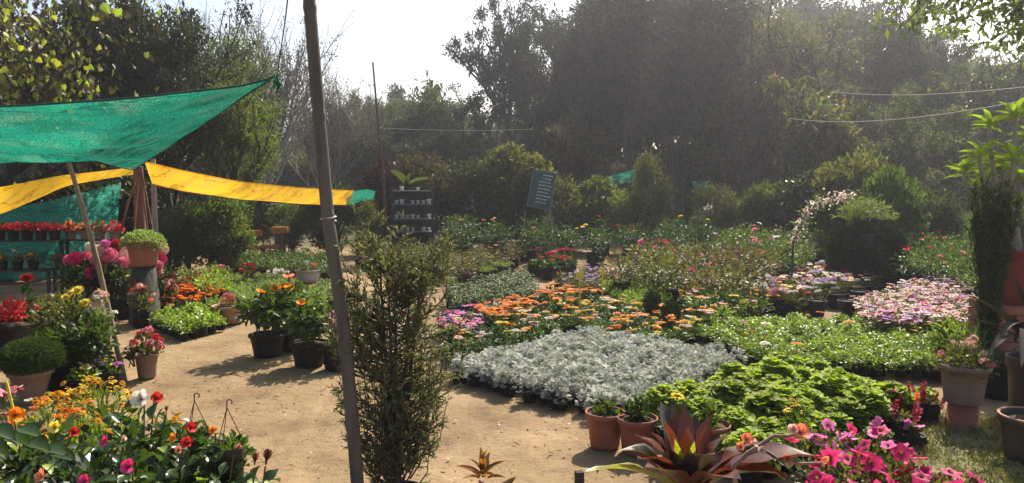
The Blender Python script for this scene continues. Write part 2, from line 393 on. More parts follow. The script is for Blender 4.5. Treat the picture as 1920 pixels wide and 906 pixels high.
SM('rust_metal', (.10, .04, .025), (.16, .07, .04), scale=20, bump=.1, rough=.6)
SM('shelf_metal', (.16, .16, .17), (.24, .24, .25), scale=9, bump=.05, rough=.5)
SM('white_plastic', (.62, .61, .58), (.75, .74, .72), scale=9, bump=0, rough=.5)
SM('yellow_tag', (.75, .55, .04), (.82, .65, .08), scale=9, bump=0, rough=.5)
SM('rope', (.55, .52, .46), (.66, .64, .58), scale=40, bump=0, rough=.8)
SM('sign_green', (.028, .09, .07), (.04, .12, .095), scale=4, bump=0, rough=.55)
SM('sign_white', (.5, .55, .54), (.58, .62, .61), scale=4, bump=0, rough=.6)
SM('pale_wall', (.42, .40, .37), (.55, .53, .50), scale=1.5, bump=.2, rough=.9)
SM('brick', (.26, .10, .065), (.38, .17, .11), scale=7, bump=.3, rough=.85)
SM('blue_tray', (.03, .05, .10), (.05, .075, .14), scale=5, bump=0, rough=.4)
mat('net_teal', net_mat, (.012, .215, .14), .62, .24)
mat('net_teal_pale', net_mat, (.06, .42, .30), .5, .3)
mat('net_yellow', net_mat, (.82, .48, .03), .6, .1)
SM('hem', (.01, .05, .04), (.02, .08, .06), scale=30, bump=0, rough=.8)
SM('stone', (.22, .17, .12), (.38, .31, .24), scale=30, bump=.4, rough=.9)

# ------------------------------------------------------------------ objects
def obj(name, me, parent=None, loc=(0, 0, 0), rot=(0, 0, 0), scale=1):
    o = bpy.data.objects.new(name, me)
    COL.objects.link(o)
    if parent is not None:
        o.parent = parent
    o.location = loc; o.rotation_euler = rot
    o.scale = (scale,) * 3 if not hasattr(scale, '__len__') else scale
    return o
def tag(o, label, cat, group=None):
    o['label'] = label; o['category'] = cat
    if group: o['group'] = group
    return o
def thing(name, label, cat, loc=(0, 0, 0), rotz=0, group=None, scale=1):
    return tag(obj(name, None, None, loc, (0, 0, rotz), scale), label, cat, group)
def kind(o, k):
    o['kind'] = k; return o

# ------------------------------------------------------------------ plant builders (return MB)
def rdir(n, rg):
    return nrm(rg.normal(size=(n, 3)))
UP = np.array([0, 0, 1.0])
def add_bush(mb, rg, n, rx, h0, h1, L, W, T=T_LEAF, up=.3, shell=.5, stems=6, m_leaf=0, m_stem=1, full=False, rand=.5, ctr=(0, 0), lumps=0, nup=1.0):
    u = rdir(n, rg)
    if not full:
        u[:, 2] = np.abs(u[:, 2])
    r = rg.random(n) ** shell
    if lumps:                                   # uneven outline: lobes in random directions
        ld = rdir(lumps, rg); la = rg.uniform(-.28, .25, lumps)
        r = r * (1 + (np.clip(u @ ld.T, 0, 1) ** 3 * la).sum(1))
    cz, hz = ((h0 + h1) / 2, (h1 - h0) / 2) if full else (h0, h1 - h0)
    P = np.stack([ctr[0] + u[:, 0] * r * rx, ctr[1] + u[:, 1] * r * rx, cz + u[:, 2] * r * hz], 1)
    d = nrm(u * (1 - up) + UP * up + rdir(n, rg) * rand)
    no = nrm(UP * nup + u * .4 + rdir(n, rg) * .55)
    s = rg.uniform(.65, 1.2, n)
    P = P - d * (L * s * .5)[:, None]
    P[:, 2] = np.maximum(P[:, 2], .01)
    place(mb, T, P, d, no, L * s, W * s, m_leaf)
    for i in range(stems):
        q = P[rg.integers(n)]
        b = np.array([ctr[0] + rg.normal(0, rx * .12), ctr[1] + rg.normal(0, rx * .12), min(h0, .12) * .8])
        mid = (b + q) / 2 + np.array([0, 0, .05 * hz])
        tube(mb, [b, mid, q], [.006, .005, .003], 4, m_stem, False)
    return P
def add_rosette(mb, rg, n, r, h, L, W, T, tilt=(.15, 1.2), m=0, base_h=0.0):
    a = np.arange(n) * 2.39996 + rg.normal(0, .2, n)
    k = (np.arange(n) + .5) / n
    el = PI / 2 - (tilt[0] + (tilt[1] - tilt[0]) * k) + rg.normal(0, .12, n)
    d = np.stack([np.cos(a) * np.cos(el), np.sin(a) * np.cos(el), np.sin(el)], 1)
    P = np.stack([np.cos(a) * r * k, np.sin(a) * r * k, base_h + h * (1 - k)], 1)
    s = rg.uniform(.75, 1.15, n)
    no = nrm(UP + 0.001 * rdir(n, rg) - d * d[:, 2:3] + rdir(n, rg) * .2)
    place(mb, T, P, d, no, L * s, W * s, m)
def add_bag(mb, m_bag, m_soil, r=.055, h=.16, n=10, rg=None, full=True):
    rg = rg or R
    if full:
        lathe(mb, [(r * .92, 0), (r * 1.04, h * .2), (r * .98, h * .45), (r * 1.05, h * .7), (r * .97, h * .9), (r * 1.03, h), (r * .9, h * .985), (r * .88, h * .9)], n, m_bag, .035, rg)
    else:
        lathe(mb, [(r * .92, 0), (r, h)], 7, m_bag, .03, rg)
    an = np.arange(n) * 2 * PI / n
    mb.add(np.stack([np.cos(an) * r * .93, np.sin(an) * r * .93, np.full(n, h * .92)], 1), [list(range(n))], m_soil)

# flowers: slot 0 petals, slot 1 centre
def f_daisy(rg, Rr=.04, n=15, two=True):
    mb = MB()
    T = t_strip(2, lambda t: [.55, 1, .25][int(round(t * 2))], .1, .12)
    for k, (m, tilt, s) in enumerate([(n, .04, 1), (n - 4, .14, .8)][:2 if two else 1]):
        a = np.arange(m) * 2 * PI / m + k * .2 + rg.normal(0, .05, m)
        d = np.stack([np.cos(a), np.sin(a), np.full(m, tilt) + rg.normal(0, .08, m)], 1)
        place(mb, T, d * Rr * .15 + [0, 0, .002 * k], d, UP, Rr * .9 * s, Rr * .36, 0)
    lathe(mb, [(Rr * .3, 0), (Rr * .26, Rr * .14), (Rr * .1, Rr * .2), (.0005, Rr * .2)], 10, 1)
    tube(mb, [(0, 0, -.001), (rg.normal(0, .008), rg.normal(0, .008), -.05), (0, 0, -.11)], .0028, 4, 2, False)
    return mb
def f_pompom(rg, Rr=.032, n=70, flat=.75, cup=.0):
    mb = MB()
    k = np.arange(n) + .5
    z = 1 - 1.55 * k / n; a = k * 2.39996
    s = np.sqrt(np.maximum(0, 1 - z * z))
    u = np.stack([s * np.cos(a), s * np.sin(a), z], 1)
    P = u * [1, 1, flat] * Rr * .72
    tang = nrm(np.cross(np.cross(u, UP), u) * -1 + .001)
    d = nrm(u + tang * .5 + rdir(n, rg) * .15)
    place(mb, T_ROUND, P - d * Rr * .1, d, nrm(UP * .6 - tang + rdir(n, rg) * .1), Rr * .42, Rr * (.5 + cup), 0)
    lathe(mb, [(Rr * .2, -Rr * .6), (Rr * .5, -Rr * .35), (Rr * .6, Rr * .2), (.001, Rr * .5)], 8, 0)
    tube(mb, [(0, 0, -Rr * .5), (0, 0, -.1)], .003, 4, 2, False)
    return mb
def f_hibiscus(rg, Rr=.05, cup=.45, shut=False):
    mb = MB()
    n = 5
    prof = lambda t: [.25, .8, 1.05, .95, .45][int(round(t * 4))]
    T = t_strip(4, prof, .10, -.12 if not shut else -.02, .02, 5)
    for k in range(n):
        a = k * 2 * PI / n + rg.normal(0, .06)
        c = cup + rg.normal(0, .08)
        d = np.array([math.cos(a) * math.cos(c), math.sin(a) * math.cos(c), math.sin(c)])
        place(mb, T, [[0, 0, 0]], d, nrm(UP - d * d[2] + np.array([-math.sin(a), math.cos(a), 0]) * .25), Rr, Rr * (.95 if not shut else .6), 0, True)
    tube(mb, [(0, 0, 0), (.006, 0, Rr * .5), (.01, .004, Rr * .95)], [.003, .0025, .005], 5, 1)
    lathe(mb, [(.004, -.03), (.007, -.012), (.009, .0)], 6, 2)
    return mb
def f_petunia(rg, Rr=.03):
    mb = MB()
    n = 20; a = np.arange(n) * 2 * PI / n
    lob = 1 + .13 * np.cos(5 * a)
    rings = [(.12, -.55), (.22, -.1), (.62, .05), (1.0, -.04)]
    V = []
    for i, (r, z) in enumerate(rings):
        k = lob if i > 1 else 1
        zz = z * Rr + (.09 * Rr * np.cos(5 * a) + rg.normal(0, .05 * Rr, n) if i == 3 else 0)
        V.append(np.stack([r * Rr * k * np.cos(a), r * Rr * k * np.sin(a), zz * np.ones(n)], 1))
    V = np.concatenate(V)
    F = [[i * n + j, i * n + (j + 1) % n, (i + 1) * n + (j + 1) % n, (i + 1) * n + j] for i in range(3) for j in range(n)]
    F = np.array(F)
    mb.add(V, F[n:], 0, True); mb.add(V, F[:n], 1, True)
    mb.add(V[:n], [list(range(n))], 1)
    return mb
def f_rose(rg, Rr=.035):
    mb = MB()
    for ring, (m, tilt, s) in enumerate([(5, .25, 1), (5, .7, .85), (4, 1.1, .62), (3, 1.4, .42)]):
        for k in range(m):
            a = k * 2 * PI / m + ring * .6 + rg.normal(0, .1)
            d = np.array([math.cos(a) * math.cos(tilt), math.sin(a) * math.cos(tilt), math.sin(tilt)])
            place(mb, T_ROUND, [[d[0] * Rr * .1, d[1] * Rr * .1, 0]], d, nrm(UP - d * .8), Rr * s, Rr * 1.05 * s, 0)
    tube(mb, [(0, 0, 0), (0, 0, -.1)], .003, 4, 2, False)
    return mb
def f_ball(rg, Rr=.04, n=45, fl=.016, flat=.7):
    mb = MB()
    u = rdir(n, rg); u[:, 2] = np.abs(u[:, 2]) * 1.2 - .2; u = nrm(u)
    P = u * [1, 1, flat] * Rr * rg.uniform(.75, 1, (n, 1))
    for q in range(3):
        a = rdir(n, rg); t = nrm(np.cross(u, a))
        place(mb, T_ROUND, P - t * fl * .1, nrm(t + u * .25), u, fl, fl, 0)
    tube(mb, [(0, 0, 0), (0, 0, -.12)], .003, 4, 2, False)
    return mb
def f_spike(rg, H=.12, r=.016, n=60, L=.018):
    mb = MB()
    k = rg.random(n)
    a = rg.random(n) * 2 * PI
    rr = r * np.sin(PI * np.clip(k * .85 + .15, 0, 1)) ** .6
    P = np.stack([np.cos(a) * rr * .4, np.sin(a) * rr * .4, k * H], 1)
    d = np.stack([np.cos(a), np.sin(a), rg.uniform(.3, 1.1, n)], 1)
    place(mb, T_ROUND, P, d, UP - np.stack([np.cos(a), np.sin(a), 0 * a], 1) * .5, L, L * .8, 0)
    tube(mb, [(0, 0, -.06), (0, 0, H * .9)], [.003, .002], 4, 2, False)
    return mb
FM = {}
def fm(key, builder, pm, count=3, **kw):          # n variants of a flower as shared meshes
    FM[key] = [builder(np.random.default_rng(31 * i + len(key)), **kw).mesh("flower_" + key, [M[pm], M['p_centre'], M['stem']]) for i in range(count)]
fm('gaz_orange', f_daisy, 'p_orange', Rr=.05); fm('gaz_amber', f_daisy, 'p_amber', Rr=.05); fm('gaz_yellow', f_daisy, 'p_yellow', Rr=.046)
fm('gaz_blush', f_daisy, 'p_blush', Rr=.05); fm('gaz_white', f_daisy, 'p_white', Rr=.045); fm('gaz_pink', f_daisy, 'p_pink', Rr=.04)
fm('mari_orange', f_pompom, 'p_orange', Rr=.048); fm('mari_amber', f_pompom, 'p_amber', Rr=.042)
for c in ('pink', 'blush', 'magenta', 'orchid', 'coral', 'white', 'crimson', 'purple'):
    fm('dahlia_' + c, f_pompom, 'p_' + c, 2, Rr=.088, n=110, flat=.85)
for c in ('yellow', 'red', 'blush', 'coral', 'magenta', 'orange', 'pink', 'white', 'orchid'):
    fm('hib_' + c, f_hibiscus, 'p_' + c, 2, Rr=.062)
fm('bud_brown', f_hibiscus, 'p_brown', 2, Rr=.06, cup=1.35, shut=True); fm('bud_blush', f_hibiscus, 'p_blush', 2, Rr=.05, cup=1.3, shut=True)
fm('bud_pink', f_hibiscus, 'p_pink', 2, Rr=.055, cup=1.3, shut=True)
for c in ('magenta', 'orchid', 'red', 'pink', 'white', 'purple', 'blush', 'lilac', 'yellow', 'orange', 'amber'):
    fm('pet_' + c, f_petunia, 'p_' + c, 2, Rr=.036)
for c in ('red', 'pink', 'yellow', 'coral', 'white', 'blush', 'magenta', 'orange'):
    fm('rose_' + c, f_rose, 'p_' + c, 2, Rr=.05)
for c in ('red', 'pink', 'coral', 'white', 'lilac', 'blush', 'magenta'):
    fm('ball_' + c, f_ball, 'p_' + c, 2, Rr=.045)
fm('spike_crimson', f_spike, 'p_crimson', 3, H=.13, r=.02, L=.022); fm('spike_red', f_spike, 'p_red', 3, H=.10, r=.014); fm('spike_orange', f_spike, 'p_orange', 2, H=.12, r=.018, L=.02)
fm('spike_green', f_spike, 'leaf_pale', 2, H=.22, r=.016, L=.016)

def pick(seq, rg=R):
    return seq[int(rg.integers(len(seq)))]
def flower(key, parent, loc, tilt=.35, s=1.0, name='flower', toward=None, rg=R):
    """One flower head as a part; it leans outward a little, or faces TOWARD (a direction)."""
    o = obj(name, pick(FM[key], rg), parent, loc)
    if toward is not None:
        o.rotation_euler = Vector(toward).to_track_quat('Z', 'Y').to_euler()
    else:
        o.rotation_euler = (rg.normal(0, tilt), rg.normal(0, tilt), rg.random() * 6.28)
    k = s * rg.uniform(.82, 1.15); o.scale = (k, k, k)
    return o

# ------------------------------------------------------------------ pots
def pot_mb(r, h, rim=.1, taper=.72, n=28, thick=.08, lip=.14):
    """Round flowerpot: r outer radius at the rim, h height."""
    mb = MB(); rb = r * taper; ro = r * (1 + rim * .0)
    rw = r * (1 - rim)
    lathe(mb, [(.001, .004), (rb * .96, 0.0), (rb, .006), (rb + (rw - rb) * .5, h * .5), (rw, h * (1 - lip)), (ro * .985, h * (1 - lip) + .002), (ro, h * (1 - lip * .5)), (ro, h * .985), (ro * .98, h),
               (ro * (1 - thick * .7), h), (ro * (1 - thick), h * .97), (ro * (1 - thick * 1.2), h * .86), (rb * .9, h * .3)], n, 0)
    return mb
def soil_mb(r, z, n=20):
    mb = MB(); rg = np.random.default_rng(5)
    prof = [(r, z), (r * .7, z + .008), (r * .35, z + .012), (.001, z + .013)]
    lathe(mb, prof, n, 0, .03, rg)
    return mb
POTS = {}
def pot(parent, r, h, m='terracotta', **kw):
    key = (round(r, 3), round(h, 3), m, tuple(sorted(kw.items())))
    if key not in POTS:
        POTS[key] = (pot_mb(r, h, **kw).mesh('pot', [M[m]]), soil_mb(r * .89, h * .9).mesh('soil', [M['soil']]))
    p = obj('pot', POTS[key][0], parent)
    obj('soil', POTS[key][1], p)
    return p
def bag(parent, r=.07, h=.18, seed=0, n=10):
    key = ('bag', round(r, 3), round(h, 3), seed)
    if key not in POTS:
        mb = MB(); add_bag(mb, 0, 1, r, h, n, np.random.default_rng(seed))
        POTS[key] = mb.mesh('grow_bag', [M['poly_bag'], M['soil']])
    return obj('grow_bag', POTS[key], parent)

# ------------------------------------------------------------------ beds of alike plants
def bed(quad, h, sp, kinds, name, cat, group, bag_r=.05, bag_h=.15, jit=.18, weights=None, seed=1, zrand=.12, keep=None, fl_per=(1, 2), every_bag=False, flat=None):
    """quad: four seen points at height h, in order round the bed (u: 0->1, v: 0->3). kinds: list of dicts
    label, mbs (list of MB builder fns taking rg -> MB with slots leaf, stem), mats, flowers [(key, weight)], fl_h, fl_r."""
    rg = np.random.default_rng(seed)
    flat = flat or (.68 if h < .55 else .85 if h < .8 else .95)         # bedding plants are low and spreading
    h = h * flat
    Q = [np.array(G(x, y, h))[:2] for x, y in quad]
    lu = (np.linalg.norm(Q[1] - Q[0]) + np.linalg.norm(Q[2] - Q[3])) / 2
    lv = (np.linalg.norm(Q[3] - Q[0]) + np.linalg.norm(Q[2] - Q[1])) / 2
    nu, nv = max(1, int(round(lu / sp))), max(1, int(round(lv / sp)))
    for k in kinds:
        k['in'], k['edge'] = [], []
        for i, b in enumerate(k['mbs']):
            r1 = np.random.default_rng(seed * 100 + i)
            mb = b(r1)
            k['edge'].append(mb.mesh('foliage_' + name, [M[x] for x in k['mats']]))
            mb2 = b(np.random.default_rng(seed * 100 + i))
            add_bag(mb2, len(k['mats']), len(k['mats']) + 1, bag_r, bag_h, 7, r1, full=False)
            k['in'].append(mb2.mesh('plant_' + name, [M[x] for x in k['mats']] + [M['poly_bag'], M['soil']]))
    w = np.array(weights or [1] * len(kinds), float); w /= w.sum()
    ctr = sum(Q) / 4
    out = []
    for j in range(nv):
        for i in range(nu):
            u, v = (i + .5) / nu, (j + .5) / nv
            p = (Q[0] * (1 - u) + Q[1] * u) * (1 - v) + (Q[3] * (1 - u) + Q[2] * u) * v
            p = p + rg.normal(0, sp * jit * .5, 2)
            if keep and not keep(u, v, rg): continue
            k = kinds[int(rg.choice(len(kinds), p=w))]
            # seen edge: a side of the bed that looks at the camera
            edge = every_bag
            for side, on in (((1, 0), i == nu - 1), ((-1, 0), i == 0), ((0, 1), j == nv - 1), ((0, -1), j == 0)):
                if on:
                    nd = (Q[1] - Q[0]) * side[0] / max(lu, .01) + (Q[3] - Q[0]) * side[1] / max(lv, .01)
                    if nd @ (-p) > 0.05 * np.linalg.norm(p): edge = True
            vi = int(rg.integers(len(k['mbs'])))
            s = 1 + rg.normal(0, zrand)
            s = min(max(s, .7), 1.35)
            o = obj(name, (k['edge'] if edge else k['in'])[vi], None, (p[0], p[1], 0), (0, 0, rg.random() * 6.28), (s, s, s * flat))
            tag(o, k['label'], cat, group)
            if edge:
                b = bag(o, bag_r, bag_h, int(rg.integers(3)))
            if k.get('flowers'):
                fk = [f for f, _ in k['flowers']]; fw = np.array([x for _, x in k['flowers']], float)
                if rg.random() < min(1, fw.sum()):
                    for q in range(int(rg.integers(fl_per[0], fl_per[1] + 1))):
                        a = rg.random() * 6.28; rr = k.get('fl_r', .04) * math.sqrt(rg.random())
                        flower(fk[int(rg.choice(len(fk), p=fw / fw.sum()))], o, (rr * math.cos(a), rr * math.sin(a), k.get('fl_h', .3) * rg.uniform(.93, 1.08) - rr * k.get('fl_drop', .2)), k.get('fl_t', .16), k.get('fl_s', 1), rg=rg)
            out.append(o)
    return out

# ------------------------------------------------------------------ ground
def vnoise(x, y, s, seed):
    rg = np.random.default_rng(seed); n = 256
    t = rg.random((n, n))
    xs, ys = x / s, y / s
    xi, yi = np.floor(xs).astype(int), np.floor(ys).astype(int)
    fx, fy = xs - xi, ys - yi
    fx = fx * fx * (3 - 2 * fx); fy = fy * fy * (3 - 2 * fy)
    g = lambda a, b: t[a % n, b % n]
    return (g(xi, yi) * (1 - fx) + g(xi + 1, yi) * fx) * (1 - fy) + (g(xi, yi + 1) * (1 - fx) + g(xi + 1, yi + 1) * fx) * fy - .5
xs = np.concatenate([np.linspace(-220, -12, 22), np.linspace(-11, -4.1, 50), np.linspace(-4, 2.6, 165), np.linspace(2.7, 12, 60), np.linspace(13, 220, 22)])
ys = np.concatenate([np.linspace(-60, 2.5, 14), np.linspace(2.6, 8.5, 150), np.linspace(8.6, 20, 70), np.linspace(21, 60, 20), np.linspace(66, 420, 16)])
gx, gy = np.meshgrid(xs, ys, indexing='ij')
gz = vnoise(gx, gy, .9, 1) * .022 + vnoise(gx, gy, .28, 2) * .012 + vnoise(gx, gy, .11, 3) * .008
for q in range(150):
    fx, fy, fa = R.uniform(-2.6, 1.0), R.uniform(3.6, 10), R.normal(.3, .5)
    ux, uy = (gx - fx) * math.cos(fa) + (gy - fy) * math.sin(fa), -(gx - fx) * math.sin(fa) + (gy - fy) * math.cos(fa)
    gz = gz - .010 * np.exp(-((ux / .055) ** 2) ** 2 - ((uy / .13) ** 2) ** 2)
for off in (-.32, .28):
    path_x = -.75 - .16 * (gy - 4) + .12 * np.sin(gy * .9) + off
    gz = gz - .012 * np.exp(-((gx - path_x) / .05) ** 2) * (gy > 3) * (gy < 11)
gz = gz - .012
i, j = np.meshgrid(np.arange(len(xs) - 1), np.arange(len(ys) - 1), indexing='ij')
a = (i * len(ys) + j).ravel()
mb = MB(); mb.add(np.stack([gx, gy, gz], -1).reshape(-1, 3), np.stack([a, a + len(ys), a + len(ys) + 1, a + 1], 1), 0, True)
kind(obj('ground', mb.mesh('ground', [ground_mat()])), 'structure')

# turf mound on the right, its blades, pebbles and dead leaves on the path
def turf_z(x, y):
    return .07 * np.clip(1 - ((x - 3.0) / 1.0) ** 2 - ((y - 4.35) / .95) ** 2, 0, 1) ** .6
mb = MB()
uu, vv = np.meshgrid(np.linspace(0, 1, 26), np.linspace(0, 2 * PI, 48, endpoint=False), indexing='ij')
tx, ty = 3.0 + np.cos(vv) * uu * 1.02, 4.35 + np.sin(vv) * uu * .97
tz = turf_z(tx, ty) + vnoise(tx, ty, .15, 9) * .02 - .006 * (uu > .98) * 4
i, j = np.meshgrid(np.arange(25), np.arange(48), indexing='ij')
a = (i * 48 + j).ravel(); b = (i * 48 + (j + 1) % 48).ravel()
mb.add(np.stack([tx, ty, tz], -1).reshape(-1, 3), np.stack([a, a + 48, b + 48, b], 1), 0, True)
SM('turf', (.10, .10, .035), (.20, .17, .075), scale=7, bump=.8, bscale=40, rough=.95)
kind(obj('lawn', mb.mesh('lawn', [M['turf']])), 'structure')
n = 16000
rr, aa = np.sqrt(R.random(n)), R.random(n) * 2 * PI
px, py = 3.0 + np.cos(aa) * rr, 4.35 + np.sin(aa) * rr * .95
kp = vnoise(px, py, .12, 4) + R.random(n) * .5 > .02
px, py = px[kp], py[kp]; n = len(px)
mb = MB()
d = nrm(np.stack([R.normal(0, .8, n), R.normal(0, .8, n), np.full(n, .9)], 1))
place(mb, T_SIMPLE, np.stack([px, py, turf_z(px, py) - .002], 1), d, rdir(n, R), R.uniform(.02, .045, n), .005, 0)
g = kind(obj('grass', mb.mesh('grass', [M['dry_grass']])), 'stuff'); tag(g, 'short dry turf grass on the low mound at the right', 'grass')
mb = MB()
n = 900
P = np.stack([R.uniform(-3.2, 1.2, n), R.uniform(3.4, 10.5, n), np.full(n, .004)], 1)
P[:, 2] = vnoise(P[:, 0], P[:, 1], .9, 1) * .022 + .004
place(mb, T_LEAF, P, nrm(np.stack([R.normal(size=n), R.normal(size=n), np.full(n, .1)], 1)), UP, R.uniform(.012, .055, n), R.uniform(.006, .026, n), 0)
k = kind(obj('fallen_leaves', mb.mesh('fallen_leaves', [M['litter']])), 'stuff'); tag(k, 'small dead leaves and bits scattered over the dirt path', 'leaf litter')
mb = MB()
oct_ = np.array([[1, 0, 0], [0, 1, 0], [-1, 0, 0], [0, -1, 0], [0, 0, .7], [0, 0, -.4]], float); of = np.array([[0, 1, 4], [1, 2, 4], [2, 3, 4], [3, 0, 4], [1, 0, 5], [2, 1, 5], [3, 2, 5], [0, 3, 5]])
for q in range(520):
    x, y = R.uniform(-3.2, 1.5), R.uniform(3.2, 11)
    s = R.uniform(.003, .011)
    z = float(vnoise(np.array([x]), np.array([y]), .9, 1)[0]) * .022 - .009
    mb.add(oct_ * R.uniform(.6, 1.3, (6, 3)) * s + [x, y, z], of, 0)
k = kind(obj('gravel', mb.mesh('gravel', [M['stone']])), 'stuff'); tag(k, 'loose grit and pebbles lying on the dirt path', 'gravel')

# ------------------------------------------------------------------ trees
def skeleton(rg, H, r0, levels, kids, spread, first, up=.25, trunks=1, wob=.12, lean=0, ratio=.68, nseg=4, sides=6):
    """Limbs of a tree (list of tubes) and the twig ends that carry leaves."""
    tubes, tips = [], []
    def grow(p, d, L, r, lev):
        pts, rad = [p.copy()], [r]
        for s in range(nseg):
            d = nrm(d + rg.normal(0, wob, 3) + np.array([0, 0, up * .15]))
            p = p + d * L / nseg
            pts.append(p.copy()); rad.append(r * (1 - .42 * (s + 1) / nseg))
        tubes.append((pts, rad, max(3, sides - (levels - lev))))
        if lev == 0:
            for s in range(1, nseg + 1): tips.append((pts[s], d))
            return
        n = kids if isinstance(kids, int) else kids[levels - lev]
        for c in range(n):
            t = first + (1 - first) * (c + rg.random()) / n if lev == levels else .3 + .7 * (c + rg.random()) / n
            k = min(nseg - 1, int(t * nseg)); f = t * nseg - k
            q = pts[k] * (1 - f) + pts[k + 1] * f
            a = rg.random() * 2 * PI if lev != levels else c * 2.4 + rg.normal(0, .4)
            side = np.array([math.cos(a), math.sin(a), rg.normal(up, .25)])
            nd = nrm(d * (1 - spread) + side * spread)
            grow(q, nd, L * ratio * rg.uniform(.75, 1.2) * (1 if lev != levels else (1.1 - .35 * t)), r * .58, lev - 1)
        if lev != levels: tips.append((pts[-1], d))
    for t in range(trunks):
        a = t * 2 * PI / trunks + rg.random()
        d = nrm(np.array([math.cos(a) * (.16 if trunks > 1 else lean), math.sin(a) * (.16 if trunks > 1 else lean * .3), 1]))
        grow(np.array([math.cos(a), math.sin(a), 0]) * (r0 * 1.1 if trunks > 1 else 0) - [0, 0, .1], d, H * (.62 if levels > 1 else .8), r0, levels)
    return tubes, tips
def tree_meshes(name, seed, H, r0, levels, kids, spread, first, n_leaf, L, W, clump, T=T_SIMPLE, droop=.15, thin=0, **kw):
    rg = np.random.default_rng(seed)
    tubes, tips = skeleton(rg, H, r0, levels, kids, spread, first, **kw)
    tr = MB()
    for pts, rad, sd in tubes:
        if rad[0] < thin: continue
        tube(tr, pts, rad, sd, 0, False)
    P = np.array([t for t, _ in tips]); 
    w = rg.gamma(.38, 1, len(P)); w /= w.sum()
    idx = rg.choice(len(P), n_leaf, p=w)
    off = rdir(n_leaf, rg) * (rg.random((n_leaf, 1)) ** .55) * clump
    off[:, 2] *= .75
    pos = P[idx] + off
    ctr = P.mean(0)
    out = nrm(pos - ctr)
    d = nrm(off / clump * .5 + out * .35 + rdir(n_leaf, rg) * .7 - UP * droop)
    no = nrm(UP * .7 + out * .4 + rdir(n_leaf, rg) * .6)
    s = rg.uniform(.6, 1.25, n_leaf)
    cr = MB(); place(cr, T, pos, d, no, L * s, W * s, 0)
    return tr, cr, P
TREES = {}
def tree_kind(key, *a, **kw):
    tr, cr, P = tree_meshes(key, *a, **kw)
    top = max(v[:, 2].max() for v in cr.v)
    TREES[key] = (tr.mesh('trunk', [M['bark_dark']]), cr.mesh('crown', [M['tree_dark']]), top)
tree_kind('dense', 41, 9.0, .26, 3, (9, 5, 4), .60, .44, 62000, .17, .085, .52, up=.35, wob=.14)
tree_kind('dense_b', 47, 9.0, .22, 3, (10, 5, 4), .58, .3, 34000, .21, .105, .5, up=.4, wob=.16)
tree_kind('airy', 43, 10.0, .22, 3, (7, 5, 4), .48, .36, 24000, .22, .11, .42, up=.5, wob=.16, trunks=2)
tree_kind('sparse', 45, 7.5, .075, 3, (7, 5, 4), .42, .25, 9000, .10, .05, .24, up=.8, wob=.14, trunks=4)
tree_kind('mid', 46, 5.5, .12, 3, (7, 5, 4), .6, .2, 19000, .15, .075, .34, up=.3, wob=.15)
tree_kind('broad', 48, 6.0, .12, 2, (12, 7), .6, .22, 9000, .27, .13, .48, T=T_LEAF, up=.3, wob=.15, droop=.4)
tree_kind('slender', 49, 6.0, .07, 2, (14, 6), .5, .2, 9000, .13, .045, .34, up=.5, wob=.1, droop=.5)
def shrub_kind(key, seed, n, rx, h0, h1, L, W, T=T_SIMPLE, lumps=14, full=True, stems=9):
    rg = np.random.default_rng(seed)
    mb = MB()
    if lumps:
        for q in range(lumps):               # a loose outline of many sprays of different size
            u = rdir(1, rg)[0]; f = rg.uniform(.3, .55)
            c = np.array([u[0] * rx * .62, u[1] * rx * .62, (h0 + h1) / 2 + u[2] * (h1 - h0) * .36])
            add_bush(mb, rg, n // lumps, rx * f, max(.05, c[2] - (h1 - h0) * f * .42), min(h1 * 1.06, c[2] + (h1 - h0) * f * rg.uniform(.35, .6)), L, W, T, .25, .6, 0, 0, 1, True, .8, ctr=(c[0], c[1]), lumps=5)
    else:
        add_bush(mb, rg, n, rx, h0, h1, L, W, T, .25, .42, 0, 0, 1, full, .7)
    st = MB()
    for i in range(stems):
        a = rg.random() * 6.28; r = rx * rg.uniform(.2, .7)
        tube(st, [(rg.normal(0, .06), rg.normal(0, .06), 0), (math.cos(a) * r * .4, math.sin(a) * r * .4, h1 * .35), (math.cos(a) * r, math.sin(a) * r, h1 * .72)], [.025, .018, .008], 5, 0, False)
    TREES[key] = (st.mesh('stem', [M['bark_dark']]), mb.mesh('crown', [M['tree_mid']]), h1)
shrub_kind('shrub', 61, 9000, 1.0, .1, 2.0, .12, .058, lumps=26)
shrub_kind('shrub_b', 62, 5200, 1.0, .1, 1.8, .17, .08, T_LEAF, lumps=24)
shrub_kind('clipped', 63, 9000, .8, .05, 1.5, .05, .025, lumps=0)
shrub_kind('thin_shrub', 64, 3600, .9, .2, 2.0, .12, .05, lumps=22, stems=16)

def plant_tree(key, x, d, top, leafm, label, cat='tree', name=None, group=None, rot=0, wide=1.0, bark=None, base=0.0):
    """Stands at the seen column x, distance d; its top reaches the seen row TOP."""
    tr, cr, h = TREES[key]
    p = PT(x, 400, d); H = PT(x, top, d).z - base
    s = H / h
    root = thing(name or ('tree' if cat == 'tree' else 'shrub'), label, cat, (p.x, d, base), rot, group, (s * wide, s * wide, s))
    a = obj('trunk' if cat == 'tree' else 'stem', tr, root); b = obj('crown', cr, root)
    for o, m in ((a, bark), (b, leafm)):
        if m:
            o.material_slots[0].link = 'OBJECT'; o.material_slots[0].material = M[m]
    return root

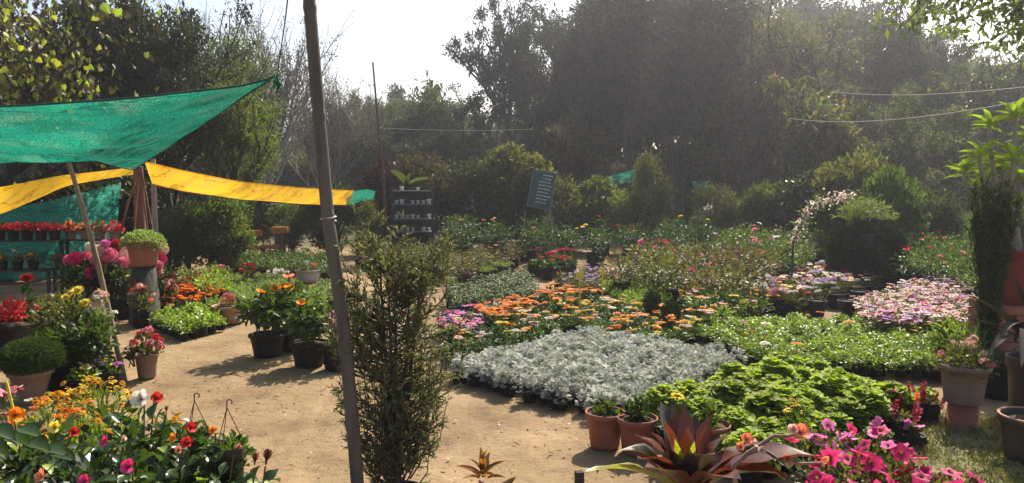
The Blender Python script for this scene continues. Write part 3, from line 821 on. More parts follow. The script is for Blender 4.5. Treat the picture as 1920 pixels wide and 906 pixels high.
# the far wood behind everything: trees one can no longer tell apart
rk = np.random.default_rng(5)
far_prof = [(-200, 40), (250, 40), (380, 90), (430, 160), (560, 225), (640, 185), (720, 185), (800, 160), (870, 185), (1040, 185), (1110, 30), (1200, -30), (1480, -30), (1560, 20), (1640, 40), (1760, 90), (2100, 90)]
for row, (dd, step, off) in enumerate([(40, 92, 0), (50, 120, 40), (58, 120, -20)]):
    for q, x in enumerate(range(-200 + off, 2130, step)):
        x2 = x + rk.normal(0, 15); top = np.interp(x2, [a for a, _ in far_prof], [b for _, b in far_prof]) + rk.normal(0, 18) + (0 if row else 10)
        plant_tree(['dense_b', 'mid', 'dense', 'broad'][int(rk.integers(4))], x2, dd + rk.normal(0, 2), top, ['tree_dark', 'tree_mid', 'tree_brown', 'tree_mid'][int(rk.integers(4))],
                   'hazy tree of the far wood standing behind the nearer trees', 'tree', 'forest_tree', 'trees of the far wood', rk.random() * 6, .8)

# trees that can be told apart
for a in [
    # key, x, d, top, leaf, label, rot, wide
    ('dense_b', 330, 15.5, -30, 'tree_dark', 'tall dark dense tree rising behind the green shade net', .3, .62),
    ('slender', 432, 15.0, 95, 'tree_green', 'slim tree with bright green drooping foliage beside the tall dark tree', 1.2, 1.0),
    ('sparse', 500, 24.3, -30, 'tree_brown', 'thin multi-stemmed tree, nearly bare, left of the thick bamboo pole', 2.0, 1.05),
    ('sparse', 600, 29.4, 105, 'tree_brown', 'low bare-twigged tree right behind the thick bamboo pole', .4, 1.25),
    ('mid', 655, 30.7, 178, 'tree_mid', 'rounded tree between the bamboo pole and the thin rod', .9, 1.1),
    ('dense', 735, 33.3, 168, 'tree_mid', 'broad dark tree behind the thin iron rod', 4.2, .9),
    ('broad', 800, 32.0, 122, 'tree_mid', 'tree with a pointed leafy top right of the thin iron rod', 2.2, .8),
    ('mid', 862, 29.4, 150, 'tree_dark', 'dark tree left of the big forked tree', 3.0, 1.0),
    ('airy', 985, 30.1, -30, 'tree_dark', 'tall forked tree with open crown, sky showing between its limbs', .5, .72),
    ('dense', 1270, 31.0, -110, 'tree_dark', 'huge dense dark tree with thick trunk in the middle of the wood', .0, 1.0),
    ('dense', 1180, 33.0, -110, 'tree_dark', 'dense dark tree close behind the huge one on its open side', 2.1, .9),
    ('mid', 1085, 23.0, 205, 'tree_brown', 'low brownish tree in front of the forked tree and the green sign', 5.0, 1.0),
    ('broad', 1400, 27.5, 70, 'tree_brown', 'thin-trunked tree with reddish brown leaves beside the huge dark tree', 1.1, .85),
    ('slender', 1500, 29.4, -30, 'tree_mix', 'tall narrow tree with pale hazy foliage right of the huge dark tree', 2.6, 1.1),
    ('broad', 1545, 22.4, 120, 'tree_mix', 'green and rust leaved tree behind the white flower arch', 4.0, .8),
    ('airy', 1640, 32.0, -30, 'tree_mid', 'tall open tree with sky gaps above the two slack ropes', 3.2, .8),
    ('mid', 1680, 22.4, 150, 'tree_glint', 'mid-sized tree with silvery lit leaves under the lower rope', 1.0, .95),
    ('broad', 1775, 26.9, 85, 'tree_glint', 'broad-leaved tree with glinting leaves behind the frangipani', .2, .85),
    ('dense_b', 1870, 28.8, 95, 'tree_glint', 'dark dense tree behind the frangipani', 5.1, .85),
    ('dense', 2010, 25.6, 70, 'tree_dark', 'dark tree at the very edge of the wood past the frangipani', 2.8, .8),
    ('dense_b', 150, 17.5, -30, 'tree_purple', 'tall purple-brown tree behind the yellow-leaved tree', 1.4, .62),
    ('dense', -60, 18.0, -30, 'tree_dark', 'dark tree behind the yellow-leaved tree, beyond the pale net wall', 3.3, .6),
]:
    plant_tree(a[0], a[1], a[2], a[3], a[4], a[5], rot=a[6], wide=a[7], bark='bark' if a[0] == 'dense' else 'bark_pale' if a[0] == 'sparse' else None)

# undergrowth closing the view between the trunks
for q, x in enumerate(range(-150, 2150, 72)):
    plant_tree(['shrub', 'shrub_b'][q % 2], x + rk.normal(0, 12), 35.5 + rk.normal(0, 1.2), rk.uniform(262, 300), ['tree_mid', 'tree_green', 'tree_mix'][int(rk.integers(3))],
               'dim bush of the undergrowth far back between the tree trunks', 'shrub', 'undergrowth_bush', 'undergrowth between the trunks', rk.random() * 6, 1.0)

plant_tree('slender', 418, 20.0, 10, 'tree_green', 'tall light green feathery tree between the dark tree and the nearly bare one', rot=.7, wide=.85)
# shrubs in front of the wood
for a in [
    ('clipped', 318, 13.0, 388, 'needle_dark', 'dark clipped bush beside the brown tripod posts', .2, .62),
    ('shrub', 405, 13.6, 362, 'tree_green', 'bright yellow-green bush right of the grey post', 1.2, 1.0),
    ('shrub_b', 350, 14.3, 385, 'tree_purple', 'purple-leaved bush with pinkish tips between two green bushes', 2.2, .7),
    ('thin_shrub', 545, 17.5, 380, 'tree_green', 'loose green shrub behind the orange wooden bench', .4, 1.0),
    ('shrub', 625, 18.0, 345, 'tree_mid', 'shrub behind the bamboo pole below the yellow strip', 3.1, .9),
    ('thin_shrub', 690, 15.5, 372, 'leaf_olive', 'straggly pale green shrub left of the black shelf rack', 1.9, .55),
    ('shrub_b', 715, 18.6, 300, 'tree_purple', 'reddish shrub at the foot of the thin iron rod', 1.0, .45),
    ('thin_shrub', 800, 19.2, 285, 'tree_brown', 'brownish bush behind the black shelf rack', .5, .9),
    ('shrub', 880, 19.6, 300, 'tree_dark', 'dark bush right of the black shelf rack', 5.5, 1.0),
    ('shrub_b', 965, 19.8, 275, 'tree_mix', 'pale-tipped shrub left of the green sign', 2.7, .8),
    ('thin_shrub', 1055, 18.6, 328, 'tree_yellow', 'sparse lime-tipped shrub right of the green sign', .6, .75),
    ('shrub_b', 1120, 19.2, 335, 'tree_green', 'shrub in front of the teal net scrap', 4.4, .9),
    ('thin_shrub', 1215, 18.9, 284, 'leaf_olive', 'sunlit lime green shrub left of the huge tree trunk', 1.4, .62),
    ('thin_shrub', 1180, 18.4, 355, 'tree_green', 'low light green shrub under the teal net scrap', 3.4, .8),
    ('thin_shrub', 1345, 18.8, 345, 'leaf_olive', 'shrub right of the huge tree trunk', .1, 1.0),
    ('shrub', 1445, 18.2, 342, 'tree_green', 'green shrub right of the thin trunk behind the rose bed', 2.4, .9),
    ('shrub_b', 1520, 17.8, 325, 'tree_dark', 'dark shrub left behind the white flower arch', 4.9, .9),
    ('shrub', 1595, 16.5, 285, 'tree_mix', 'bushy shrub with bright edge above the white flower arch', .9, .72),
    ('shrub_b', 1668, 14.5, 318, 'leaf_mid', 'glossy broad-leaved shrub behind the cup-shaped dark bush', 3.7, .62),
    ('shrub', 1745, 16.0, 355, 'tree_mid', 'shrub behind the hedge of garden roses', 2.0, .9),
    ('shrub_b', 1880, 13.5, 365, 'leaf_mid', 'green shrub behind the red-brown pot', 5.9, .7),
    ('shrub', 470, 20.5, 345, 'tree_mid', 'shrub at the foot of the thin multi-stemmed tree', 5.0, 1.2),
    ('shrub_b', 245, 15.5, 330, 'tree_dark', 'dark shrub behind the end of the pale net wall', 1.7, .9),
    ('shrub', 100, 14.6, 325, 'tree_dark', 'large dark shrub close behind the pale net wall', 2.9, 1.1),
]:
    plant_tree(a[0], a[1], a[2], a[3], a[4], a[5], 'shrub', rot=a[6], wide=a[7])

# the near tree with big yellow-green leaves at the upper left: its outer leaves one by one
def near_leaf_tree():
    rg = np.random.default_rng(77)
    tubes, tips = skeleton(rg, 5.2, .09, 2, (11, 7), .62, .32, up=.3, wob=.15)
    tr = MB()
    for p, r, sd in tubes: tube(tr, p, r, sd + 1, 0, False)
    P = np.array([t for t, _ in tips])
    base = PT(5, 400, 12.7); base.z = 0
    root = thing('tree', 'near tree with big yellow-green heart-shaped leaves above the green net', 'tree', base, .4, None, 1.22)
    obj('trunk', tr.mesh('trunk', [M['bark_dark']]), root)
    cr = MB(); n = 2800
    pos = P[rg.integers(len(P), size=n)] + rg.normal(0, .2, (n, 3))
    place(cr, T_HEART, pos, nrm(rdir(n, rg) * .7 - UP * .8), nrm(rdir(n, rg) + UP * .3 + np.array([.4, -.6, 0])), rg.uniform(.06, .12, n), rg.uniform(.05, .095, n), 0)
    kind(obj('crown', cr.mesh('crown', [M['tree_russet']]), root), 'stuff')
    cr = MB(); n = 3000
    pos = P[rg.integers(len(P), size=n)] + rg.normal(0, .22, (n, 3))
    place(cr, T_HEART, pos, nrm(rdir(n, rg) * .7 - UP * .8), nrm(rdir(n, rg) + UP * .3 + np.array([.4, -.6, 0])), rg.uniform(.06, .125, n), rg.uniform(.05, .1, n), 0)
    kind(obj('crown', cr.mesh('crown', [M['tree_yellow']]), root), 'stuff')
    lm = MB(); place(lm, T_HEART, [[0, 0, 0]], (0, 1, 0), UP, 1, .88, 0)
    lme = [lm.mesh('leaf', [M[k]]) for k in ('leaf_lime', 'leaf_olive', 'tree_yellow')]
    for k in range(300):
        q = P[rg.integers(len(P))] + rg.normal(0, .26, 3)
        o = obj('leaf', lme[int(rg.choice(3, p=[.5, .3, .2]))], root, q)
        d = Vector(nrm(rdir(1, rg)[0] * .7 - UP * .9)); nn = Vector(nrm(rdir(1, rg)[0] + np.array([.4, -.9, .2])))
        X = d.cross(nn).normalized(); Z = X.cross(d)
        o.rotation_euler = Matrix((X, d, Z)).transposed().to_euler()
        s = rg.uniform(.09, .15); o.scale = (s, s, s)
near_leaf_tree()

# overhanging tree at the upper right: trunk outside the view, drooping branches inside it
def overhang_tree():
    rg = np.random.default_rng(78)
    root = thing('tree', 'overhanging tree with loose drooping leaves at the upper right corner', 'tree', (7.6, 8.4, 0))
    tr = MB(); cr = MB()
    tube(tr, [(0, 0, -.1), (-.1, 0, 2), (-.3, .1, 4.2), (-.9, .2, 5.6)], [.17, .15, .12, .09], 9, 0, False)
    ends = []
    for x, y, d in [(1700, 30, 8.6), (1760, -20, 8.2), (1800, 40, 9), (1880, 50, 8.4), (1920, 15, 8.8), (1905, 80, 9.6)]:
        q = PT(x, y, d) - Vector((7.6, 8.4, 0))
        a = np.array([-.5, .12, 4.6 + rg.uniform(-.3, .8)]); q = np.array(q)
        mid = (a + q) / 2 + [0, 0, .35]
        tube(tr, [a, mid, q * .8 + mid * .2 + [0, 0, .05], q - [0, 0, .08]], [.05, .03, .016, .006], 5, 0, False)
        for t in np.linspace(.35, 1, 9):
            c = mid * (1 - t) + q * t
            n = 26
            pos = c + rg.normal(0, .17, (n, 3))
            place(cr, T_LEAF, pos, nrm(rdir(n, rg) * .8 - UP * .6), nrm(rdir(n, rg) + UP * .4), rg.uniform(.09, .16, n), rg.uniform(.035, .06, n), 0)
    obj('trunk', tr.mesh('trunk', [M['bark_dark']]), root)
    kind(obj('crown', cr.mesh('crown', [M['tree_green']]), root), 'stuff')
overhang_tree()

# ------------------------------------------------------------------ the beds of bagged plants
def B(n, rx, h0, h1, L, W, T=T_LEAF, **kw):
    def f(rg):
        mb = MB(); add_bush(mb, rg, n, rx, h0, h1, L, W, T, **kw); return mb
    return f
def silver(rg):
    mb = MB()
    add_bush(mb, rg, 125, .08, .09, .31, .056, .044, T_FEATHER, up=.12, stems=4, rand=.8)
    return mb
bed([(835, 664), (1208, 752), (1384, 648), (1105, 606)], .32, .118, [dict(label='silver-grey feathery leaved plant in a black grow bag in the square silver bed', mbs=[silver] * 4, mats=['leaf_silver', 'stem'])],
    'silver_leaf_plant', 'plant', 'silver plants of the square bed', .05, .16, seed=3, zrand=.09, jit=.5)
bed([(878, 562), (905, 577), (1015, 548), (985, 538)], .34, .15, [dict(label='silver-grey plant in the small silver patch behind the orange gazanias', mbs=[silver] * 3, mats=['leaf_silver', 'stem'])],
    'silver_leaf_plant', 'plant', 'silver plants of the small rear patch', .06, .16, seed=4)

def kale(rg):
    """A low cushion of crisped leaves: each leaf a small ruffled blade."""
    mb = MB()
    prof = lambda t: [.3, .8, 1.1, 1.0, .55][int(round(t * 4))]
    for v in range(3):
        T = t_strip(4, prof, .25, .22, .11, 3.3 + v)
        n = 74
        u = rdir(n, rg); u[:, 2] = np.abs(u[:, 2]); r = rg.random(n) ** .3
        P = np.stack([u[:, 0] * r * .105, u[:, 1] * r * .105, .15 + u[:, 2] * r * .15], 1)
        d = nrm(u * [.8, .8, .25] + rdir(n, rg) * [.5, .5, .25] + UP * .08); s = rg.uniform(.75, 1.25, n)
        place(mb, T, P - d * .02, d, nrm(UP * 1.2 + u * .35 + rdir(n, rg) * .3), .046 * s, .043 * s, 0, True)
    tube(mb, [(0, 0, .12), (0, 0, .25)], [.012, .015], 5, 1, False)
    return mb
bed([(1222, 728), (1405, 826), (1758, 716), (1452, 652)], .33, .165, [dict(label='curly bright green leafy plant in a black grow bag beside the silver bed', mbs=[kale] * 5, mats=['leaf_kale', 'stem'])],
    'curly_kale', 'plant', 'curly green plants in the front bed', .07, .18, seed=5, zrand=.16, flat=.84)

def gaz(n=44):
    def f(rg):
        mb = MB(); add_bush(mb, rg, 215, .122, .11, .275, .05, .023, T_LEAF, up=.05, stems=2, rand=.8, nup=1.4)
        return mb
    return f
gmats = ['leaf_bright', 'stem']
bed([(1262, 592), (1450, 658), (1795, 672), (1745, 576)], .30, .192, [
    dict(label='green gazania plant still without flowers in the wide green bed', mbs=[gaz()] * 5, mats=gmats),
    dict(label='gazania plant with a lone orange flower in the wide green bed', mbs=[gaz()] * 2, mats=gmats, flowers=[('gaz_orange', 1), ('gaz_amber', .6)], fl_h=.34),
    dict(label='gazania plant with a lone pale pink or white flower in the wide green bed', mbs=[gaz()] * 2, mats=gmats, flowers=[('gaz_blush', 1), ('gaz_white', 1), ('gaz_pink', .5)], fl_h=.34)],
    'gazania', 'plant', 'gazanias of the wide green bed', .055, .16, weights=[.9, .055, .045], seed=6, fl_per=(1, 1))
gm2 = ['leaf_mid', 'stem']
bed([(990, 578), (1240, 634), (1345, 592), (1075, 542)], .31, .19, [
    dict(label='gazania plant with bright orange daisy flowers in the middle bed', mbs=[gaz()] * 3, mats=gm2, flowers=[('gaz_orange', 1.2), ('gaz_amber', .6)], fl_h=.34, fl_r=.07, fl_s=.8),
    dict(label='gazania plant with amber yellow daisy flowers in the middle bed', mbs=[gaz()] * 3, mats=gm2, flowers=[('gaz_amber', 1), ('gaz_yellow', .8)], fl_h=.34, fl_r=.07, fl_s=.8),
    dict(label='gazania plant with cream or blush daisy flowers in the middle bed', mbs=[gaz()] * 2, mats=gm2, flowers=[('gaz_white', .5), ('gaz_blush', .5)], fl_h=.34, fl_r=.06),
    dict(label='gazania plant without flowers among the orange ones in the middle bed', mbs=[gaz()] * 2, mats=gm2)],
    'gazania', 'plant', 'flowering gazanias of the middle bed', .06, .16, weights=[.33, .26, .13, .28], seed=7, fl_per=(2, 4))
bed([(832, 626), (868, 656), (1045, 606), (1002, 572)], .30, .185, [
    dict(label='gazania plant with pale pink daisy flowers behind the silver bed', mbs=[gaz()] * 3, mats=gm2, flowers=[('gaz_blush', 1), ('gaz_white', .5)], fl_h=.35, fl_r=.06),
    dict(label='gazania plant with yellow or orange flowers behind the silver bed', mbs=[gaz()] * 2, mats=gm2, flowers=[('gaz_yellow', .7), ('gaz_amber', .5), ('gaz_orange', .3)], fl_h=.35, fl_r=.06),
    dict(label='dark green gazania plant without flowers right behind the silver bed', mbs=[gaz()] * 3, mats=['leaf_dark', 'stem'])],
    'gazania', 'plant', 'pale gazanias behind the silver bed', .06, .16, weights=[.36, .22, .42], seed=8)
bed([(886, 576), (925, 592), (1005, 562), (965, 548)], .40, .15, [dict(label='gazania plant crowded with orange flowers in the short rear row', mbs=[gaz()] * 3, mats=gm2, flowers=[('gaz_orange', 1.2), ('gaz_amber', .4)], fl_h=.37, fl_r=.07)],
    'gazania', 'plant', 'orange gazanias of the short rear row', .06, .2, seed=9, fl_per=(2, 3), every_bag=True)
bed([(1003, 546), (1058, 562), (1085, 541), (1030, 525)], .46, .2, [dict(label='tall plant with deep orange daisy blooms behind the gazania bed', mbs=[B(70, .11, .15, .38, .07, .03, T_LANCE)] * 2, mats=gm2, flowers=[('gaz_orange', 1), ('gaz_amber', .3)], fl_h=.40, fl_r=.1, fl_s=.95)],
    'orange_daisy', 'plant', 'tall orange daisies in the middle', .08, .2, seed=10, fl_per=(2, 4))
petu = lambda c, lab, **kw: dict(label=lab, mbs=[B(75, .13, .13, .32, .05, .028, T_LEAF, up=.3)] * 2, mats=['leaf_mid', 'stem'], flowers=c, fl_h=.33, fl_r=.12, fl_drop=.3, **kw)
bed([(828, 588), (850, 620), (902, 600), (880, 566)], .36, .2, [
    petu([('pet_lilac', 1), ('pet_purple', .8), ('pet_white', .3)], 'petunia with lilac and purple flowers beside the thin conifer'),
    petu([('pet_orchid', 1), ('pet_magenta', .7), ('pet_purple', .5)], 'petunia with magenta flowers beside the thin conifer')],
    'petunia', 'plant', 'purple petunias right of the conifer', .07, .16, seed=11, fl_per=(5, 8))
def snap(rg):
    mb = MB()
    for q in range(5):
        x, y = rg.normal(0, .05, 2); h = rg.uniform(.36, .52)
        n = 46; k = rg.random(n); a = rg.random(n) * 6.28
        P = np.stack([x + 0 * k, y + 0 * k, .14 + k * (h - .14)], 1)
        place(mb, T_LANCE, P, np.stack([np.cos(a), np.sin(a), rg.uniform(.2, 1, n)], 1), UP, .065 * (1.15 - .6 * k), .018, 0)
        tube(mb, [(x * .5, y * .5, .1), (x, y, h)], [.004, .002], 4, 1, False)
    return mb
bed([(838, 532), (858, 566), (1012, 540), (985, 506)], .44, .19, [dict(label='upright green snapdragon not yet in flower, right of the conifer', mbs=[snap] * 4, mats=gm2)], 'snapdragon', 'plant', 'green snapdragons right of the conifer', .07, .18, seed=12)
bed([(1120, 524), (1195, 556), (1318, 532), (1240, 500)], .36, .18, [dict(label='light green leafy seedling in the pale bed behind the gazanias', mbs=[B(90, .12, .12, .35, .065, .03, T_LEAF, up=.35)] * 4, mats=['leaf_bright', 'stem'])], 'pale_leaf_plant', 'plant', 'light green bed behind the gazanias', .07, .16, seed=13)
bed([(1160, 500), (1185, 510), (1262, 490), (1235, 482)], .38, .24, [petu([('pet_white', 1)], 'petunia with white flowers behind the light green bed')], 'petunia', 'plant', 'white petunias behind the light green bed', .08, .16, seed=14, fl_per=(2, 4))
bed([(1045, 516), (1098, 538), (1150, 512), (1098, 494)], .36, .22, [dict(label='bushy plant with dusty lilac flower heads beside the dirt path', mbs=[B(80, .14, .12, .34, .05, .022, T_LEAF)] * 3, mats=['leaf_rose', 'stem'], flowers=[('ball_lilac', .5), ('pet_lilac', .3)], fl_h=.35, fl_r=.12, fl_s=.75)],
    'lilac_flower_plant', 'plant', 'dusty lilac plants beside the path', .08, .16, seed=15, fl_per=(1, 2))
rose = lambda fl, lab, m='leaf_rose': dict(label=lab, mbs=[B(210, .33, .22, .72, .075, .042, T_LEAF, up=.25, stems=10, lumps=6, full=True)] * 3, mats=[m, 'stem'], flowers=fl, fl_h=.73, fl_r=.2, fl_drop=.4, fl_t=.4, fl_s=.85)
bed([(1140, 494), (1385, 512), (1560, 440), (1300, 426)], .66, .62, [
    rose([('rose_pink', .35), ('rose_magenta', .15), ('rose_coral', .2)], 'rose bush with pink blooms and reddish new leaves in the right rose bed'),
    rose([('rose_red', .4), ('rose_coral', .2)], 'rose bush with red blooms and reddish leaves in the right rose bed'),
    rose(None, 'green rose bush without blooms in the right rose bed', 'leaf_olive')],
    'rose_bush', 'rose bush', 'rose bushes of the right bed', .11, .26, seed=16, weights=[.35, .25, .4])
bed([(648, 468), (860, 505), (985, 470), (760, 452)], .5, .52, [
    rose([('rose_coral', .3), ('rose_blush', .4)], 'reddish rose bush with faded pink blooms in the bed behind the conifer'),
    rose(None, 'reddish rose bush without blooms in the bed behind the conifer'),
    rose([('rose_red', .5)], 'rose bush with red blooms in the bed behind the conifer', 'leaf_olive')],
    'rose_bush', 'rose bush', 'rose bushes behind the conifer', .11, .24, seed=17, weights=[.4, .45, .15], zrand=.1)
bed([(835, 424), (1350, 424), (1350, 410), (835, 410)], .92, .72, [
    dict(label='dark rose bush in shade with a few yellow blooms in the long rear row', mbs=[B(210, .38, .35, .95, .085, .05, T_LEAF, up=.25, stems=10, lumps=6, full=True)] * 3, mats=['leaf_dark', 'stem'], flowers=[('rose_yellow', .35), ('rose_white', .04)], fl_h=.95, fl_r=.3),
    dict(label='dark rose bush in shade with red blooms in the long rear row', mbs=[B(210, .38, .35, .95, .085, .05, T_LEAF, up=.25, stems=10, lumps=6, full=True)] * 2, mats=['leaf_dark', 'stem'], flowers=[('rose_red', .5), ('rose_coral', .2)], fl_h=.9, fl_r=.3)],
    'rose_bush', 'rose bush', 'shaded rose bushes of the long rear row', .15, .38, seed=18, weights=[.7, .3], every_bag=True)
bed([(1350, 432), (1500, 452), (1560, 418), (1380, 408)], .85, .72, [rose([('rose_pink', .4), ('rose_white', .25)], 'tall rose bush with single pale blooms behind the right rose bed', 'leaf_mid')], 'rose_bush', 'rose bush', 'tall rose bushes behind the right bed', .13, .3, seed=19)
bed([(1690, 448), (1850, 470), (1850, 400), (1700, 392)], .86, .68, [
    rose([('rose_coral', .35), ('rose_red', .2)], 'green rose bush with coral blooms left of the red-brown pot', 'leaf_mid'), rose(None, 'green rose bush without blooms left of the red-brown pot', 'leaf_mid')],
    'rose_bush', 'rose bush', 'green rose bushes left of the red-brown pot', .13, .3, seed=20)
mix = lambda fl, lab, m='leaf_olive': dict(label=lab, mbs=[B(95, .16, .14, .42, .06, .032, T_LEAF, up=.3, lumps=4)] * 3, mats=[m, 'stem'], flowers=fl, fl_h=.43, fl_r=.14, fl_drop=.3)
bed([(1275, 540), (1330, 578), (1440, 556), (1400, 505)], .42, .24, [
    mix([('gaz_amber', .7), ('gaz_yellow', .6)], 'bushy green plant with amber blooms at the end of the light green bed', 'leaf_mid'),
    mix([('pet_pink', .6), ('pet_magenta', .5)], 'bushy green plant with pink blooms at the end of the light green bed', 'leaf_bright'),
    mix([('mari_amber', .5)], 'bushy green plant with orange pompom blooms at the end of the light green bed', 'leaf_mid'),
    mix(None, 'bushy green plant without blooms at the end of the light green bed', 'leaf_mid')],
    'bedding_plant', 'plant', 'mixed bedding plants before the right rose bed', .08, .18, seed=21)
bed([(1390, 538), (1480, 552), (1650, 516), (1550, 488)], .42, .23, [
    mix([('ball_white', 1), ('pet_yellow', .3)], 'bedding plant with cream white flower heads behind the black pots'),
    mix([('pet_purple', .6), ('ball_lilac', .6)], 'bedding plant with purple and lilac flowers behind the black pots'),
    mix([('ball_magenta', .5), ('pet_magenta', .5), ('ball_red', .4)], 'bedding plant with magenta red flowers behind the black pots'),
    mix([('pet_blush', .7), ('pet_amber', .4)], 'bedding plant with blush and amber flowers behind the black pots')],
    'bedding_plant', 'plant', 'mixed flowering plants behind the black pots', .09, .2, seed=22, fl_per=(2, 4))
bed([(1610, 552), (1650, 592), (1815, 588), (1800, 500)], .46, .21, [
    dict(label='petunia smothered in pink and white flowers in the right flower bed', mbs=[B(110, .16, .12, .42, .05, .026, T_LEAF, up=.3)] * 3, mats=['leaf_olive', 'stem'], flowers=[('pet_pink', 1), ('pet_blush', 1.6), ('pet_white', 1)], fl_h=.42, fl_r=.17, fl_drop=.45, fl_s=.8, fl_t=.5),
    dict(label='petunia with violet and magenta flowers in the right flower bed', mbs=[B(110, .16, .12, .42, .05, .026, T_LEAF, up=.3)] * 2, mats=['leaf_olive', 'stem'], flowers=[('pet_purple', 1), ('pet_magenta', .6), ('pet_lilac', .5)], fl_h=.42, fl_r=.16, fl_drop=.4)],
    'petunia', 'plant', 'pink petunias of the right flower bed', .09, .18, seed=23, weights=[.82, .18], fl_per=(6, 9), every_bag=False)
# left side
bed([(262, 556), (296, 570), (420, 545), (385, 532)], .35, .14, [dict(label='marigold with deep orange pompom blooms in the left bed', mbs=[B(60, .085, .12, .31, .06, .026, T_LANCE)] * 3, mats=gm2, flowers=[('mari_orange', 1)], fl_h=.335, fl_r=.07, fl_s=.72)],
    'marigold', 'plant', 'orange marigolds of the left bed', .055, .15, seed=24, fl_per=(2, 4))
bed([(280, 582), (338, 606), (425, 586), (372, 562)], .30, .145, [dict(label='bright green leafy seedling in front of the orange marigolds', mbs=[B(70, .095, .12, .29, .07, .034, T_LEAF, up=.3)] * 4, mats=['leaf_bright', 'stem'])], 'green_seedling', 'plant', 'green seedlings before the marigolds', .055, .15, seed=25)
bed([(160, 535), (235, 556), (430, 528), (350, 508)], .42, .24, [
    dict(label='salvia with short red flower spikes behind the orange marigolds', mbs=[B(90, .14, .12, .36, .06, .03, T_LEAF)] * 3, mats=['leaf_dark', 'stem'], flowers=[('spike_red', 1)], fl_h=.36, fl_r=.1, fl_s=1.0),
    mix([('ball_coral', .6)], 'bedding plant with coral heads behind the marigolds', 'leaf_mid')],
    'salvia', 'plant', 'red salvias behind the marigolds', .08, .18, seed=26, fl_per=(2, 4), weights=[.7, .3])
bed([(385, 560), (430, 574), (525, 548), (455, 535)], .30, .17, [dict(label='pale yellow-green seedling beside the terracotta bowl', mbs=[B(80, .1, .12, .29, .05, .02, T_LEAF)] * 3, mats=['leaf_pale', 'stem'])], 'pale_seedling', 'plant', 'pale seedlings beside the terracotta bowl', .06, .15, seed=27)
bed([(365, 528), (455, 548), (570, 522), (470, 503)], .30, .2, [dict(label='small grey-green plant in the low bed behind the marigolds', mbs=[B(80, .11, .12, .29, .06, .02, T_LANCE)] * 3, mats=['leaf_pale', 'stem'])], 'grey_leaf_plant', 'plant', 'grey-green low bed behind the marigolds', .07, .15, seed=28)
bed([(510, 552), (560, 570), (655, 542), (610, 524)], .30, .2, [dict(label='light green rosette plant in a small black pot by the bamboo pole', mbs=[B(70, .11, .14, .28, .07, .03, T_LANCE)] * 3, mats=['leaf_pale', 'stem'])], 'rosette_plant', 'plant', 'light green pots left of the bamboo pole', .08, .16, seed=29)
bed([(425, 484), (620, 496), (640, 468), (470, 462)], .42, .34, [dict(label='green leafy plant in the long shaded bed before the orange bench', mbs=[B(110, .2, .14, .44, .07, .034, T_LEAF, up=.3)] * 3, mats=['leaf_mid', 'stem'])], 'leafy_plant', 'plant', 'shaded green bed before the orange bench', .1, .2, seed=30)
bed([(335, 492), (395, 515), (440, 498), (400, 470)], .6, .36, [
    mix([('ball_pink', .5)], 'green shrubby plant with soft pink heads left of the shaded green bed', 'leaf_bright'), mix(None, 'green shrubby plant left of the shaded green bed', 'leaf_bright')], 'leafy_plant', 'plant', 'green plants right of the white-topped pot', .1, .2, seed=31, weights=[.3, .7], zrand=.3)
# troughs and geranium bags across the middle path
bed([(868, 492), (905, 505), (962, 490), (925, 480)], .34, .2, [dict(label='squat black bag with fine grassy green top beside the middle path', mbs=[B(120, .11, .24, .36, .07, .012, T_SIMPLE, up=.7)] * 3, mats=['leaf_pale', 'stem'])], 'grassy_plant', 'plant', 'grassy bags beside the middle path', .1, .27, seed=32, every_bag=True, jit=.05)
bed([(990, 478), (1030, 490), (1082, 478), (1045, 466)], .5, .26, [dict(label='geranium with red flower heads in a black bag across the middle path', mbs=[B(90, .16, .24, .48, .07, .06, T_ROUND, up=.3)] * 3, mats=['leaf_dark', 'stem'], flowers=[('ball_red', .5), ('ball_pink', .15)], fl_h=.52, fl_r=.12, fl_s=1.2)], 'geranium', 'plant', 'red geraniums across the middle path', .11, .3, seed=33, every_bag=True)

# ------------------------------------------------------------------ single plants in pots
def potted(name, label, cat, loc, r, h, potm, leafm, bush, flowers=(), fl_h=None, fl_r=None, rotz=0, group=None, seed=0, fl_s=1.0, potkw=None, leafname='foliage', fl_tilt=.4):
    """bush: list of kwargs dicts for add_bush; flowers: list of (key, count)."""
    rg = np.random.default_rng(900 + seed)
    root = thing(name, label, cat, loc, rotz, group)
    if potm == 'bag': bag(root, r, h, seed)
    elif potm: pot(root, r, h, potm, **(potkw or {}))
    mb = MB()
    for b in bush: add_bush(mb, rg, **b)
    obj(leafname, mb.mesh(leafname, [M[leafm], M['stem']]), root)
    for key, n in flowers:
        for q in range(n):
            a = rg.random() * 6.28; rr = math.sqrt(rg.random()) * fl_r
            z = fl_h * (1 - .32 * (rr / fl_r) ** 2) + rg.normal(0, .015)
            flower(key, root, (rr * math.cos(a), rr * math.sin(a), z), fl_tilt, fl_s, rg=rg)
    return root
bsh = lambda n, rx, h0, h1, L, W, T=T_LEAF, **kw: dict(n=n, rx=rx, h0=h0, h1=h1, L=L, W=W, T=T, **kw)

# two terracotta pots and a third behind the red-leaved plant
for (x, y, r, lab, sd) in [(1134, 836, .128, 'left one of two terracotta pots by the silver bed, small bright rosette plant in it', 1), (1194, 848, .128, 'right one of two terracotta pots by the silver bed, dark leafy seedlings in it', 2), (1328, 862, .13, 'terracotta pot with pale sunlit rim half hidden behind the red-leaved plant', 3)]:
    p = G(x, y)
    potted('potted_plant', lab, 'potted plant', p, r, .225, 'terracotta', 'leaf_mid' if sd != 2 else 'leaf_dark',
           [bsh(40 if sd == 1 else 80, .085, .2, .32 if sd == 1 else .36, .075, .03, T_LANCE if sd == 1 else T_LEAF, up=.35)], seed=sd)
